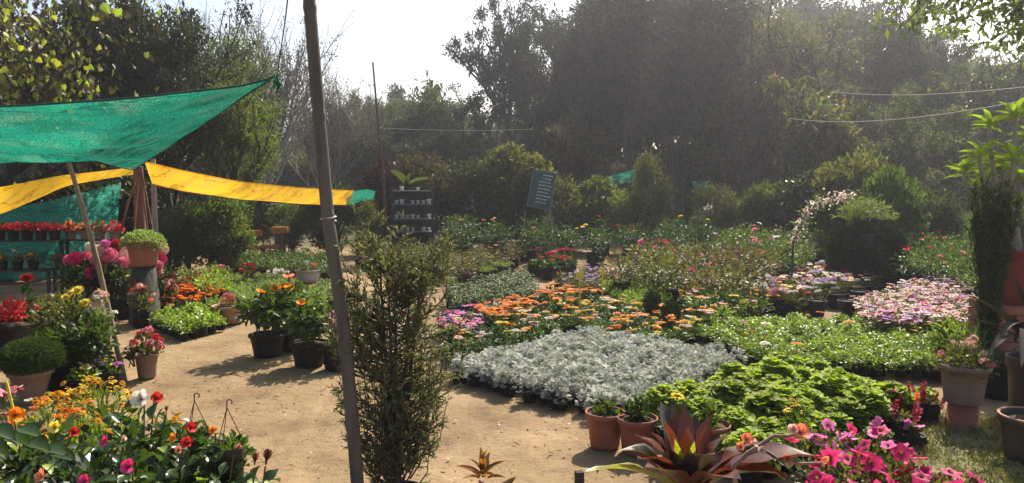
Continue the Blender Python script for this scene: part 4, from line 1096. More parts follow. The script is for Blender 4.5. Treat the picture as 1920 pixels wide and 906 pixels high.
# grey pot with red geranium standing on the path
potted('potted_geranium', 'geranium with reddish pink flowers in a dusty grey-brown pot alone on the dirt path', 'potted plant', G(276, 707), .10, .205, 'terracotta_dusty', 'leaf_rose',
       [bsh(110, .15, .20, .40, .045, .04, T_ROUND, up=.3), bsh(60, .12, .16, .30, .045, .04, T_ROUND, up=-.1, ctr=(-.12, 0))], [('ball_pink', 6), ('ball_red', 5)], .43, .13, seed=4, fl_s=.75)
# three black pots of orange-flowered shrubs on the path
for k, (x, y, lab) in enumerate([(502, 666, 'leafy shrub with orange trumpet flowers in the leftmost black pot on the path'), (548, 655, 'leafy shrub in a black pot hidden behind the two front black pots'), (580, 684, 'leafy shrub in the black pot nearest the bamboo pole')]):
    potted('potted_shrub', lab, 'potted plant', G(x, y), .18 if k != 1 else .16, .215, 'black_plastic', 'leaf_mid',
           [bsh(330, .33 if k != 2 else .24, .24, .68 if k != 2 else .60, .10, .065, T_LEAF, up=.15, full=True, stems=12, lumps=6, rand=.6)],
           [('hib_orange', 2 if k < 2 else 1), ('hib_coral', 1 if k == 1 else 0)], .70 if k != 2 else .61, .16, seed=6 + k, fl_s=1.1)
potted('potted_petunia', 'pink and white petunia in a black bag against the bamboo pole', 'potted plant', G(632, 690), .12, .22, 'bag', 'leaf_rose', [bsh(120, .16, .18, .5, .05, .03, up=.3)], [('pet_orchid', 5), ('pet_white', 5)], .5, .14, seed=9)
# wide terracotta bowl and others of the left middle
potted('planted_bowl', 'wide terracotta bowl with reddish foliage at the corner of the left bed', 'potted plant', G(432, 604), .215, .21, 'terracotta_pale', 'leaf_rose', [bsh(110, .17, .18, .36, .05, .03)], [('ball_coral', 3), ('ball_pink', 3)], .34, .15, seed=10)
potted('potted_geranium', 'red geranium in a square-looking dark pot behind the grey-green bed', 'potted plant', G(468, 540), .16, .16, 'black_plastic', 'leaf_rose', [bsh(90, .17, .14, .36, .06, .05, T_ROUND)], [('ball_red', 5), ('ball_coral', 1)], .40, .14, seed=11)
potted('planted_bowl', 'low grey bowl heaped with small white flowers left of the pale drum pot', 'potted plant', G(522, 530), .2, .12, 'grey_pot', 'leaf_pale', [bsh(60, .17, .10, .22, .05, .03)], [('ball_white', 12)], .24, .17, seed=12, fl_s=.8)
potted('potted_plant', 'pale grey drum pot with trailing light green plant left of the bamboo pole', 'potted plant', G(577, 528), .22, .21, 'grey_pot', 'leaf_pale', [bsh(90, .2, .19, .34, .08, .03, T_LANCE)], [('ball_white', 2), ('ball_coral', 2)], .34, .18, seed=13, potkw=dict(taper=.86))
# big pot with the domed white-green plant, raised on an upturned pot
ped = G(270, 590); d_ = 9.0
p0 = PT(270, 498, 9.0)
st = thing('pot_stand', 'dark upturned pot carrying the big dome-topped pot', 'pot stand', (p0.x, 9.0, 0))
mb = MB(); lathe(mb, [(.19, 0), (.195, .06), (.18, .07), (.13, p0.z - .01), (.001, p0.z - .004)], 28, 0); obj('body', mb.mesh('body', [M['bark_dark']]), st)
for k, (x, lab) in enumerate([(258, 'bedding plant with orange and pink heads left in front of the raised pot'), (302, 'bedding plant with coral heads right in front of the raised pot')]):
    q = PT(x, 400, 8.75 if k == 0 else 9.3); q.z = 0
    potted('bedding_plant', lab, 'plant', q, .1, .22, 'bag', 'leaf_olive', [bsh(150, .19, .18, .48, .06, .03, up=.3)], [('ball_coral', 5), ('ball_blush', 4), ('spike_red', 2)], .48, .17, seed=210 + k, fl_s=.8)
potted('potted_dome_plant', 'big terracotta pot topped by a spreading pale green dome, raised on an upturned pot', 'potted plant', (p0.x, 9.0, p0.z), .205, .30, 'terracotta', 'leaf_pale',
       [bsh(900, .265, .24, .435, .045, .024, T_LEAF, up=.1, shell=.12, stems=4, rand=.5), bsh(200, .27, .2, .32, .045, .024, T_LEAF, up=-.6, shell=.1, stems=0)], seed=14)
# dahlias behind the leaning stick
dd = [(140, 485, 'magenta', 1.0), (130, 488, 'orchid', .8), (150, 495, 'coral', .9), (160, 480, 'pink', .8), (172, 500, 'orchid', .9), (170, 512, 'magenta', .9), (185, 470, 'blush', 1), (178, 485, 'pink', .8), (200, 468, 'blush', 1.1),
      (205, 478, 'pink', 1.1), (197, 457, 'orchid', .8), (217, 460, 'crimson', .9), (208, 487, 'crimson', .8), (224, 475, 'blush', 1.15), (228, 494, 'pink', 1.1), (214, 503, 'purple', .85), (222, 503, 'orchid', .8), (168, 462, 'white', .8), (190, 492, 'coral', .9),
      (304, 468, 'blush', 1.05), (300, 487, 'magenta', 1.0), (296, 498, 'pink', .8), (300, 513, 'blush', .7), (180, 512, 'purple', .8)]
dp = []
for k, (x, lab) in enumerate([(140, 'dahlia with magenta and coral blooms, first of the group by the leaning stick'), (175, 'dahlia with pale pink and violet blooms behind the leaning stick'), (207, 'dahlia with blush pompom blooms between the stick and the dome-topped pot'), (228, 'dahlia with peach and violet blooms touching the dome-topped pot'), (300, 'dahlia with two pink blooms right of the dome-topped pot')]):
    p = PT(x, 560, 9.3); p.z = 0
    r_ = potted('dahlia', lab, 'dahlia', p, .12, .24, 'bag', 'leaf_dark', [bsh(170, .26, .25, .72, .10, .055, T_LEAF, up=.2, full=True, lumps=5, stems=8)], seed=20 + k)
    dp.append((x, p, r_))
for x, y, c, s in dd:
    px, p, r_ = min(dp, key=lambda t: abs(t[0] - x))
    q = PT(x, y, 9.2 + (y % 7) * .04)
    flower('dahlia_' + c, r_, q - p, s=s, toward=(-.05 + (x % 5 - 2) * .12, -.8, .75))
# left edge
potted('poinsettia', 'low pink-red poinsettia in a black tub at the left edge', 'potted plant', G(15, 655), .26, .27, 'black_plastic', 'leaf_poinsettia', [bsh(190, .30, .30, .52, .10, .05, T_LEAF, up=.1)], seed=30)
potted('poinsettia', 'smaller red poinsettia whose leaves spill over beside the black tub', 'potted plant', G(52, 640), .15, .22, 'black_plastic', 'leaf_poinsettia', [bsh(110, .20, .26, .46, .09, .045, T_LEAF, up=.1)], seed=31)
tr = thing('tray', 'dark blue plastic tray lying in front of the black tub', 'tray', G(28, 672))
mb = MB(); box(mb, (-.3, -.12, 0), (.3, .12, .012)); box(mb, (-.3, -.135, 0), (.3, -.12, .05)); box(mb, (-.3, .12, 0), (.3, .135, .05)); box(mb, (-.315, -.135, 0), (-.3, .135, .05)); box(mb, (.3, -.135, 0), (.315, .135, .05))
obj('body', mb.mesh('body', [M['blue_tray']]), tr)
p = G(60, 755)
potted('cushion_bush', 'dense round cushion shrub of fine needles in a brown tapered pot', 'potted plant', p, .16, .26, 'terracotta_dusty', 'cushion', [bsh(9000, .235, .22, .50, .06, .0075, T_SIMPLE, up=.3, shell=.2, full=True, stems=6, rand=.7, lumps=6)], seed=32, potkw=dict(taper=.5))
yb = [(150, 705, .8, 'tall leafy rose bush with yellow blooms near the left edge'), (105, 700, .72, 'olive leaved bush left of the yellow rose'), (175, 730, .62, 'fresh green bush in front of the yellow rose'), (118, 735, .55, 'low dark green bush beside the round cushion shrub')]
for k, (x, y, h, lab) in enumerate(yb):
    p = G(x, y); 
    r_ = potted('bushy_plant', lab, 'bush', p, .12, .22, 'bag', ['leaf_olive', 'leaf_olive', 'leaf_mid', 'leaf_mid'][k], [bsh(330, .21, .2, h, .07, .045, T_LEAF, up=.25, full=True, lumps=6, stems=10)], seed=33 + k)
    if k == 0:
        for fx, fy, s in [(146, 546, 1.1), (160, 569, 1.0), (124, 558, .8), (133, 550, .6)]:
            flower('rose_yellow', r_, PT(fx, fy, p.y - .12) - p, s=s, toward=(.1, -.6, .8))
p = G(58, 700)
r_ = thing('standard_rose', 'single crimson rose on a long bare stem at the left', 'rose', p)
q = PT(50, 525, p.y) - p
mb = MB(); tube(mb, [(0, 0, 0), (.03, 0, q.z * .5), tuple(q)], [.007, .005, .004], 5, 1, False)
rg = np.random.default_rng(4)
P = np.array([[0, 0, .0]] * 34) + np.stack([np.linspace(.03, q.x, 34), np.zeros(34), np.linspace(q.z * .62, q.z * .97, 34)], 1)
place(mb, T_LEAF, P, nrm(rdir(34, rg) + [0, 0, .1]), UP, .085, .05, 0); obj('stem', mb.mesh('stem', [M['leaf_mid'], M['stem']]), r_)
for k in range(2): flower('rose_red', r_, q + Vector((.02 * k, -.01, .02 - .015 * k)), s=1.1, toward=(.1, -.5, .85))
potted('potted_lily', 'leggy plant with white flower spikes against the leaning stick', 'potted plant', G(196, 715), .09, .2, 'bag', 'leaf_pale', [bsh(80, .09, .2, .8, .07, .03, T_LANCE, up=.5, full=True, stems=8)], [('ball_white', 4), ('ball_blush', 4)], .78, .1, seed=38, fl_s=.8)
potted('pansy', 'pansy with violet and yellow flowers at the foot of the leaning stick', 'potted plant', G(205, 728), .1, .14, 'bag', 'leaf_mid', [bsh(80, .12, .12, .24, .05, .03)], [('pet_purple', 4), ('pet_yellow', 3)], .26, .11, seed=39, fl_s=.8)
potted('pansy', 'pansy with yellow flowers left of the violet pansy', 'potted plant', G(158, 742), .1, .14, 'bag', 'leaf_bright', [bsh(80, .13, .12, .24, .05, .03)], [('pet_yellow', 4), ('pet_white', 3)], .26, .11, seed=40, fl_s=.8)
potted('potted_petunia', 'white flowered plant behind the yellow rose near the leaning stick', 'potted plant', G(186, 660), .1, .2, 'bag', 'leaf_mid', [bsh(90, .14, .2, .5, .05, .03)], [('ball_white', 6), ('ball_lilac', 3)], .52, .12, seed=41, fl_s=.8)
# yellow and orange daisy mass in front of them
for k, (x, y, lab, fl, hh) in enumerate([(130, 890, 'dense daisy bush with yellow and amber flowers, farthest left of its row', [('gaz_amber', 36), ('gaz_yellow', 24)], .48), (200, 868, 'dense daisy bush with bright yellow flowers beside the leaning stick', [('gaz_yellow', 42), ('gaz_amber', 24)], .52),
                                    (90, 935, 'feathery green bush dotted with small rust-orange flowers', [('gaz_orange', 34)], .5), (165, 930, 'feathery green bush with rust and amber flowers in front of the daisies', [('gaz_orange', 18), ('gaz_amber', 12)], .46), (330, 885, 'small bush with amber flowers left of the wire basket hooks', [('gaz_amber', 9)], .36)]):
    potted('daisy_bush', lab, 'flowering plant', G(x - 12, y), .11, .16, 'bag', 'leaf_bright', [bsh(520, .23 if k < 4 else .1, .14, hh - .03, .055, .014, T_LANCE, up=.35, stems=10)], fl, hh, .22 if k < 4 else .09, seed=44 + k, fl_s=.4, group=None)

# hibiscus in the left foreground: glossy leaves one by one
HL = []
for m in ('leaf_hibiscus', 'leaf_hibiscus', 'leaf_bright'):
    mb = MB(); prof = lambda t: [.1, .72, .95, 1.0, .72, .35, .0][int(round(t * 6))]
    T = t_strip(6, prof, .16, .22, .012, 9); place(mb, T, [[0, 0, 0]], (0, 1, 0), UP, 1, .62, 0, True); HL.append(mb.mesh('leaf', [M[m]]))
def leaf_obj(parent, me, p, d, n, s, name='leaf', w=1.0):
    d = Vector(d).normalized(); n = Vector(n); X = d.cross(n).normalized(); Z = X.cross(d)
    o = obj(name, me, parent, p); o.rotation_euler = Matrix((X, d, Z)).transposed().to_euler(); o.scale = (s * w, s, s)
    return o
def hibiscus(x, y, d, h, lab, flowers, nl=84, rx=.28, seed=0):
    rg = np.random.default_rng(300 + seed)
    b = PT(x, y, d); b.z = 0
    root = thing('hibiscus', lab, 'hibiscus', b)
    pot(root, .13, .2, 'black_plastic')
    mb = MB(); add_bush(mb, rg, 190, rx * .95, .22, h - .04, .08, .05, T_LEAF, up=.1, stems=12, full=True, shell=.6)
    kind(obj('foliage', mb.mesh('foliage', [M['leaf_hibiscus'], M['stem']]), root), 'stuff')
    for k in range(nl):
        u = rdir(1, rg)[0]; u[2] = abs(u[2]) * .9; u[1] -= .25; u = nrm(u)
        P = np.array([u[0] * rx, u[1] * rx, .2 + (h - .22) * (.35 + .65 * u[2])]) * rg.uniform(.9, 1.08)
        leaf_obj(root, HL[2 if rg.random() < .13 else int(rg.integers(2))], P, nrm(u * .8 + rdir(1, rg)[0] * .6 - UP * .15), nrm(UP * 1.0 + u * .5 + rdir(1, rg)[0] * .45), rg.uniform(.05, .09))
    for key, fx, fy, fd, s, tw in flowers:
        q = PT(fx, fy, fd) - b
        flower(key, root, q, s=s * .56, toward=tw)
        base = q - Vector(tw).normalized() * .03
        mb = MB(); tube(mb, [base, (base + Vector((0, 0, h * .55))) / 2 + Vector((q.x * .2, q.y * .2, 0)), (q.x * .4, q.y * .4, h * .55)], [.004, .004, .005], 5, 0, False)
        obj('stem', mb.mesh('stem', [M['stem']]), root)
F_ = (0, -.75, .65); L_ = (-.5, -.6, .5); R_ = (.6, -.6, .5); U_ = (.1, -.2, 1)
hibiscus(60, 900, 3.3, .58, 'hibiscus with yellow blooms at the left edge', [('hib_orange', 28, 780, 3.25, 1.2, R_), ('hib_amber' if 'hib_amber' in FM else 'hib_yellow', 105, 803, 3.1, .95, F_), ('hib_red', 138, 812, 3.15, .9, R_)], seed=1)
hibiscus(190, 900, 3.15, .52, 'hibiscus with a dark pink bloom left of the pale pink bud', [('hib_magenta', 200, 828, 3.0, .85, L_), ('bud_blush', 232, 828, 3.0, 1.0, (.3, -.3, 1)), ('hib_magenta', 160, 903, 2.75, .9, F_)], seed=2)
hibiscus(270, 860, 3.6, .56, 'hibiscus with one large white and pink bloom', [('hib_white', 266, 750, 3.6, 1.45, F_), ('hib_red', 292, 748, 3.6, .95, R_), ('bud_brown', 312, 770, 3.5, .75, (.1, 0, 1))], seed=3)
hibiscus(330, 900, 3.2, .50, 'hibiscus with red and orange blooms near the wire basket hooks', [('hib_red', 352, 832, 3.05, .95, F_), ('hib_red', 357, 803, 3.2, .9, R_), ('hib_orange', 328, 822, 3.1, .85, L_), ('hib_coral', 336, 845, 3.0, .6, F_)], seed=4)
hibiscus(260, 930, 2.85, .48, 'hibiscus with a magenta bloom nearest the bottom of the view', [('hib_magenta', 242, 876, 2.75, .95, F_), ('hib_coral', 82, 893, 2.8, .9, L_)], seed=5)
hibiscus(400, 915, 3.15, .42, 'hibiscus with a purplish bud at the edge of the path', [('bud_pink', 445, 842, 3.05, .9, (.5, -.2, .7)), ('hib_orange', 400, 808, 3.25, .8, F_)], rx=.24, seed=6)
hibiscus(460, 950, 3.0, .32, 'hibiscus with two brown dried buds at the bottom, beside the path', [('bud_brown', 478, 864, 2.95, 1.0, (.15, 0, 1)), ('bud_brown', 500, 862, 2.95, 1.15, (.2, 0, 1))], rx=.2, nl=45, seed=7)
hibiscus(130, 960, 2.75, .46, 'hibiscus without open blooms in the lower left corner', [], seed=8, nl=60)
# dark pot with grey-green round leaves in the corner
b = PT(20, 906, 2.9); b.z = 0
root = thing('potted_plant', 'large dark pot with broad grey-green glossy leaves in the lower left corner', 'potted plant', b)
pot(root, .2, .42, 'black_plastic')
for k, (x, y, s) in enumerate([(30, 812, .13), (70, 826, .12), (100, 838, .12), (5, 800, .12), (55, 800, .11), (120, 850, .1), (-10, 830, .13)]):
    leaf_obj(root, HL[0], PT(x - 20, y + 3, 2.8) - b, (.9, -.3, -.15 + .1 * (k % 3)), (.1, -.3, 1), s)
mb = MB(); add_bush(mb, np.random.default_rng(8), 60, .16, .36, .5, .09, .06, T_LEAF); obj('foliage', mb.mesh('foliage', [M['leaf_hibiscus'], M['stem']]), root)
# stake
def stick(name, label, cat, pts, rad, m, n=8, group=None):
    o = MB(); base = Vector(pts[0]); tube(o, [Vector(p) - base for p in pts], rad, n)
    q = obj(name, o.mesh(name, [M[m]]), None, base); tag(q, label, cat, group); return q
b = PT(20, 770, 3.5)
stick('plant_stake', 'thin yellow plant stake leaning at the left edge', 'stake', [PT(28, 790, 3.5).xy.to_3d() + Vector((.02, 0, 0)), PT(25, 770, 3.5), PT(12, 715, 3.5)], .006, 'yellow_tag', 6)
potted('potted_petunia', 'pink and white flowers in a dark pot just below the round cushion shrub', 'potted plant', G(20, 860), .12, .2, 'bag', 'leaf_rose', [bsh(70, .12, .18, .4, .05, .03)], [('pet_white', 3), ('pet_pink', 5), ('pet_red', 2)], .47, .12, seed=50)
# wire hangers of two basket pots
for k, (x, top, bot, d, lab) in enumerate([(425, 750, 826, 3.3, 'hanging basket with a thin brown wire hanger standing up at the path edge'), (364, 738, 810, 3.5, 'hanging basket with a dark hook among the hibiscus leaves')]):
    t, bb = PT(x, top, d), PT(x, bot, d)
    root = thing('hanging_basket', lab, 'hanging basket', (t.x, d, 0))
    z = bb.z - .02
    pot(root, .075, z, 'brown_plastic')
    hw = MB(); ap = (t.x * 0, 0, t.z - .035)
    for a in range(3):
        c = a * 2.094 + .5
        w = MB(); tube(w, [(.07 * math.cos(c), .07 * math.sin(c), z - .004), ap], .0022, 5); obj('wire', w.mesh('wire', [M['rust_metal']]), root)
    tube(hw, [ap, (0, 0, t.z - .012)] + [(.012 - .012 * math.cos(q), 0, t.z - .01 + .012 * math.sin(q)) for q in np.linspace(.2, 3.9, 8)], .003, 6)
    obj('hook', hw.mesh('hook', [M['rust_metal' if k == 0 else 'dark_metal']]), root)
    w = MB(); add_bush(w, np.random.default_rng(60 + k), 150, .12, z - .12, z + .05, .05, .03, full=True); obj('foliage', w.mesh('foliage', [M['leaf_mid'], M['stem']]), root)

# ------------------------------------------------------------------ poles, nets, ropes
c = [PT(668, 906, 3.2), PT(641, 600, 3.2), PT(616, 415, 3.2), PT(600, 210, 3.2), PT(582, 0, 3.2)]
base = c[0] + (c[0] - c[1]) * (c[0].z + .1) / (c[1].z - c[0].z); top = c[4] + (c[4] - c[3]) * 3.2
root = thing('bamboo_pole', 'thick leaning bamboo pole standing in the middle of the view', 'pole', (base.x, 3.2, 0))
pts = [base] + c + [top]
Z = np.array([p.z for p in pts]); Xs = np.array([p.x for p in pts])
zs = []; rs = []
nodes = [.28, .72, 1.12, 1.52, 1.95, 2.4, 2.85, 3.3]
for z in np.arange(-.08, 3.8, .012):
    r = .0295 - .0012 * z
    dn = min(abs(z - q) for q in nodes)
    r *= 1 + .10 * math.exp(-(dn / .012) ** 2) - .03 * math.exp(-((dn - .03) / .012) ** 2)
    zs.append(z); rs.append(r)
mb = MB(); tube(mb, [(float(np.interp(z, Z, Xs)) - base.x + .006 * math.sin(z * 2.1), .004 * math.sin(z * 3), z) for z in zs], rs, 16)
obj('culm', mb.mesh('culm', [M['bamboo_grey']]), root)
z = c[2].z
mb = MB(); tube(mb, [(float(np.interp(z, Z, Xs)) - base.x + .006 * math.sin(z * 2.1) + .031 * math.cos(a), .031 * math.sin(a), z + .003 * a) for a in np.linspace(0, 9, 30)], .0035, 5)
obj('tie', mb.mesh('tie', [M['rope']]), root)
stick('wooden_stick', 'crooked wooden stick leaning under the green net, its foot on the path', 'pole', [G(236, 716) - Vector((0, 0, .05)), PT(208, 600, 6.35), PT(185, 500, 6.35), PT(158, 400, 6.32), PT(137, 330, 6.3), PT(128, 303, 6.3)], [.024, .023, .022, .02, .018, .017], 'pole_wood', 9)
def P0(x, d): 
    q = PT(x, 400, d); q.z = -.1; return q
stick('thin_rod', 'tall thin dark iron rod with a wire tied to it', 'rod', [P0(728, 17.5), PT(718, 330, 17.5), PT(708, 220, 17.5), PT(699, 117, 17.5)], [.035, .032, .026, .02], 'rust_metal', 7)
A3 = PT(255, 316, 8.4)
stick('wooden_post', 'thick reddish brown post under the corner of the green net', 'post', [P0(266, 10.2), PT(262, 400, 10.2), PT(259, 312, 10.15)], [.075, .07, .06], 'post_brown', 10)
stick('wooden_post', 'grey upright post just right of the reddish brown post', 'post', [P0(292, 10.8), PT(290, 400, 10.8), PT(287, 298, 10.8)], [.04, .038, .035], 'bark_pale', 9)
for k, (x0, x1) in enumerate([(176, 260), (233, 262), (291, 264), (309, 266)]):
    stick('thin_stick', ['leftmost', 'second from left', 'second from right', 'rightmost'][k] + ' of four thin sticks propped round the reddish brown post', 'stick', [P0(x0, 9.8 + .1 * k), PT(x1 + (x0 - x1) * .235, 380, 9.92 + .05 * k), PT(x1, 322, 10.05)], [.014, .013, .011], 'post_brown', 6, None)

def patch(name, label, near, far, m, sag, nu=48, nv=20, fold=.02, seed=1, hem=True):
    """Cloth between two edges given as point lists (u runs left to right)."""
    rg = np.random.default_rng(seed)
    def edge(E, u):
        E = np.array([tuple(p) for p in E]); t = np.linspace(0, 1, len(E))
        return np.stack([np.interp(u, t, E[:, k]) for k in range(3)], -1)
    U, V = np.meshgrid(np.linspace(0, 1, nu + 1), np.linspace(0, 1, nv + 1), indexing='ij')
    def sm(E, u):      # smooth along the edge
        return (edge(E, np.clip(u - .05, 0, 1)) + edge(E, u) * 2 + edge(E, np.clip(u + .05, 0, 1))) / 4
    P = sm(near, U) * (1 - V[..., None]) + sm(far, U) * V[..., None]
    P[..., 2] -= sag * 4 * V * (1 - V) * np.sin(PI * np.clip(U, 0, 1)) ** .6
    P[..., 2] += fold * (np.sin(V * 17 + U * 6) * .5 + np.sin(V * 31 - U * 9 + 1) * .3) * np.sin(PI * U) ** .5
    mb = MB()
    i, j = np.meshgrid(np.arange(nu), np.arange(nv), indexing='ij'); a = (i * (nv + 1) + j).ravel()
    mb.add(P.reshape(-1, 3), np.stack([a, a + nv + 1, a + nv + 2, a + 1], 1), 0, True)
    root = thing(name, label, 'shade net', P[nu // 2, nv // 2])
    me = mb.mesh('cloth', [M[m]]); o = obj('cloth', me, root, -P[nu // 2, nv // 2])
    if hem:
        for e in (P[:, 0], P[:, -1], P[-1, :]):
            h = MB(); tube(h, e, .008, 5); obj('hem', h.mesh('hem', [M['hem' if 'teal' in m else 'net_yellow']]), root, -P[nu // 2, nv // 2])
    return root
patch('shade_net', 'large green shade net stretched to a point over the left side', [PT(-560, 215, 5.0), PT(0, 203, 5.0), PT(250, 187, 5.1), PT(420, 162, 5.2), PT(518, 143, 5.3)],
      [PT(-420, 322, 7.4), PT(0, 303, 6.9), PT(120, 297, 6.3), PT(190, 306, 8.0), PT(255, 318, 10.0)], 'net_teal', .10, 90, 40, .045)
k = PT(519, 150, 5.3)
mb = MB()
rg = np.random.default_rng(3)
for q in range(5):
    a = rg.random() * 6.28
    tube(mb, [(0, 0, 0), (.02 * math.cos(a), .01, -.03), (.03 * math.cos(a + 1), 0, -.06 - .02 * rg.random())], [.012, .012, .006], 6)
tube(mb, [(.016 * math.cos(t), .016 * math.sin(t), .004 * t) for t in np.linspace(-6, 6, 30)], .007, 6)
tag(obj('knot', mb.mesh('knot', [M['net_teal']]), None, k), 'bunched green knot where the shade net is tied at its point', 'knot')
bt = [p for p in (PT(519, 148, 5.3), Vector((float(np.interp(2.9, Z, Xs)), 3.2, 2.9)))]
stick('tie_rope', 'thin rope from the net knot up towards the bamboo pole', 'rope', [bt[0], (bt[0] + bt[1]) / 2 - Vector((0, 0, .05)), bt[1]], .004, 'hem', 5)
patch('shade_net', 'bright yellow shade net strip stretched to the right behind the posts', [PT(268, 303, 10.3), PT(330, 318, 10.8), PT(450, 342, 11.6), PT(560, 352, 12.8), PT(668, 358, 14)],
      [PT(282, 344, 10.7), PT(345, 358, 11.3), PT(450, 374, 12), PT(560, 383, 13.2), PT(655, 384, 14.3)], 'net_yellow', .05, 50, 8, .015)
patch('shade_net', 'mustard yellow shade net strip on the left below the green net', [PT(-300, 395, 8.0), PT(0, 352, 8.2), PT(120, 328, 9.3), PT(252, 313, 10.1)],
      [PT(-300, 450, 8.8), PT(0, 404, 9.0), PT(130, 345, 9.8), PT(256, 326, 10.5)], 'net_yellow', .05, 40, 8, .015, hem=False)
patch('shade_net', 'small teal net end tied on past the yellow strip', [PT(655, 360, 14.1), PT(690, 355, 14.2), PT(705, 358, 14.3)], [PT(652, 385, 14.4), PT(680, 377, 14.4), PT(700, 374, 14.4)], 'net_teal', .03, 12, 5, .02, hem=False)
patch('shade_net', 'pale green net hung as a wall behind the plant stands', [PT(-300, 445, 11.6), PT(0, 398, 11.8), PT(110, 372, 12), PT(232, 340, 12.2)], [PT(-300, 560, 11.7), PT(0, 524, 11.9), PT(110, 524, 12.1), PT(215, 512, 12.3)], 'net_teal_pale', .0, 40, 20, .03, hem=False)
for k, (x0, y0, x1, y1, x2, y2, x3, y3, d, lab) in enumerate([(1140, 332, 1200, 312, 1145, 350, 1190, 342, 21.5, 'torn teal net scrap among the shrubs left of the lime shrub'), (1298, 340, 1328, 338, 1300, 354, 1328, 356, 21.5, 'small teal net scrap right of the huge tree trunk'),
        (852, 342, 892, 338, 858, 352, 886, 350, 22, 'teal net scrap low behind the shrubs right of the shelf rack'), (1572, 320, 1618, 318, 1574, 327, 1616, 325, 21, 'narrow teal net scrap at the foot of the wood above the white flower arch')]):
    patch('net_scrap', lab, [PT(x0, y0, d), PT((x0 + x1) / 2, (y0 + y1) / 2 + 2, d), PT(x1, y1, d)], [PT(x2, y2, d + .2), PT((x2 + x3) / 2, (y2 + y3) / 2, d + .3), PT(x3, y3, d + .2)], 'net_teal', .04, 10, 5, .04, hem=False)
def rope(label, a, b, sag, r, n=24):
    a, b = Vector(a), Vector(b)
    pts = [a.lerp(b, t) - Vector((0, 0, sag * 4 * t * (1 - t))) for t in np.linspace(0, 1, n)]
    stick('rope', label, 'rope', pts, r, 'rope', 5)
rope('upper one of two slack white ropes at the right', PT(1560, 172, 17), PT(2050, 148, 8.5), .12, .0045)
rope('lower one of two slack white ropes at the right', PT(1480, 222, 17), PT(2100, 150, 8.0), .22, .0045)
rope('faint wire running right from the thin iron rod', PT(712, 240, 17.5), PT(1000, 242, 21), .05, .003)

# ------------------------------------------------------------------ sign, shelf rack, bench, stands
b = PT(1016, 356, 17.9)
root = thing('sign_board', 'tilted dark green sign board with rows of pale writing among the shrubs', 'sign', b, 0)
tilt = Matrix.Rotation(.18, 4, 'Y') @ Matrix.Rotation(-.35, 4, 'Z')
bd = MB(); box(bd, (-.28, -.012, -.43), (.28, .012, .43)); o = obj('board', bd.mesh('board', [M['sign_green']]), root); o.matrix_local = tilt
for k, (lo, hi) in enumerate([((-.30, -.02, .43), (.30, .018, .452)), ((-.30, -.02, -.452), (.30, .018, -.43)), ((-.302, -.02, -.43), (-.28, .018, .43)), ((.28, -.02, -.43), (.302, .018, .43))]):
    f = MB(); box(f, lo, hi); o = obj('frame', f.mesh('frame', [M['shelf_metal']]), root); o.matrix_local = tilt
ls = MB(); rg = np.random.default_rng(6)
for row in range(9):
    z = .34 - row * .082; x = -.10 if row > 1 else -.02
    while x < .22 - (row % 3) * .03:
        w = rg.uniform(.018, .05)
        box(ls, (x, -.0165, z), (x + w, -.0135, z + .026)); box(ls, (x + w * .2, -.0165, z - .02), (x + w * .35, -.0135, z - .0005)); x += w + rg.uniform(.006, .02)
o = kind(obj('lettering', ls.mesh('lettering', [M['sign_white']]), root), 'stuff'); o.matrix_local = tilt
f = MB(); tube(f, [(0, .04, -b.z), (0, .04, .2)], .03, 8); obj('post', f.mesh('post', [M['bark_dark']]), root)

b = PT(774, 400, 16.2); b.z = 0
root = thing('shelf_rack', 'black metal shelf rack holding rows of small white pots', 'shelf rack', b, .08)
zt = PT(774, 352, 16.2).z
for sx in (-.43, .43):
    for sy in (-.2, .2):
        f = MB(); box(f, (sx - .02, sy - .02, 0), (sx + .02, sy + .02, zt)); obj('upright', f.mesh('upright', [M['dark_metal']]), root)
f = MB(); box(f, (-.41, .185, .2), (.41, .195, zt - .02)); obj('back_panel', f.mesh('back_panel', [M['dark_metal']]), root)
rg = np.random.default_rng(9)
sm = MB(); lathe(sm, [(.001, 0), (.032, 0), (.045, .075), (.049, .08), (.045, .082), (.04, .06)], 12); small = sm.mesh('small_pot', [M['white_plastic']])
for k, y in enumerate([357, 382, 409, 433]):
    z = PT(774, y, 16.2).z
    f = MB(); box(f, (-.408, -.215, z - .022), (.408, .18, z)); obj('shelf', f.mesh('shelf', [M['shelf_metal']]), root)
    for x in np.arange(-.34, .38, .115):
        if rg.random() < [.6, .9, .8, .6][k]:
            q = root.matrix_basis @ Vector((x + rg.normal(0, .01), -.1 + rg.normal(0, .02), z))
            s = rg.uniform(.8, 1.2)
            w = obj('small_pot', small, None, b + (Matrix.Rotation(.08, 4, 'Z') @ Vector((x, -.1 + rg.normal(0, .03), z + .001))), (0, 0, 0), s)
            tag(w, ['small white pot on the top shelf of the black rack', 'small white pot on the second shelf of the black rack', 'small white pot on the third shelf of the black rack', 'small white pot on the lowest shelf of the black rack'][k], 'pot', ['white pots on the top shelf', 'white pots on the second shelf', 'white pots on the third shelf', 'white pots on the lowest shelf'][k])
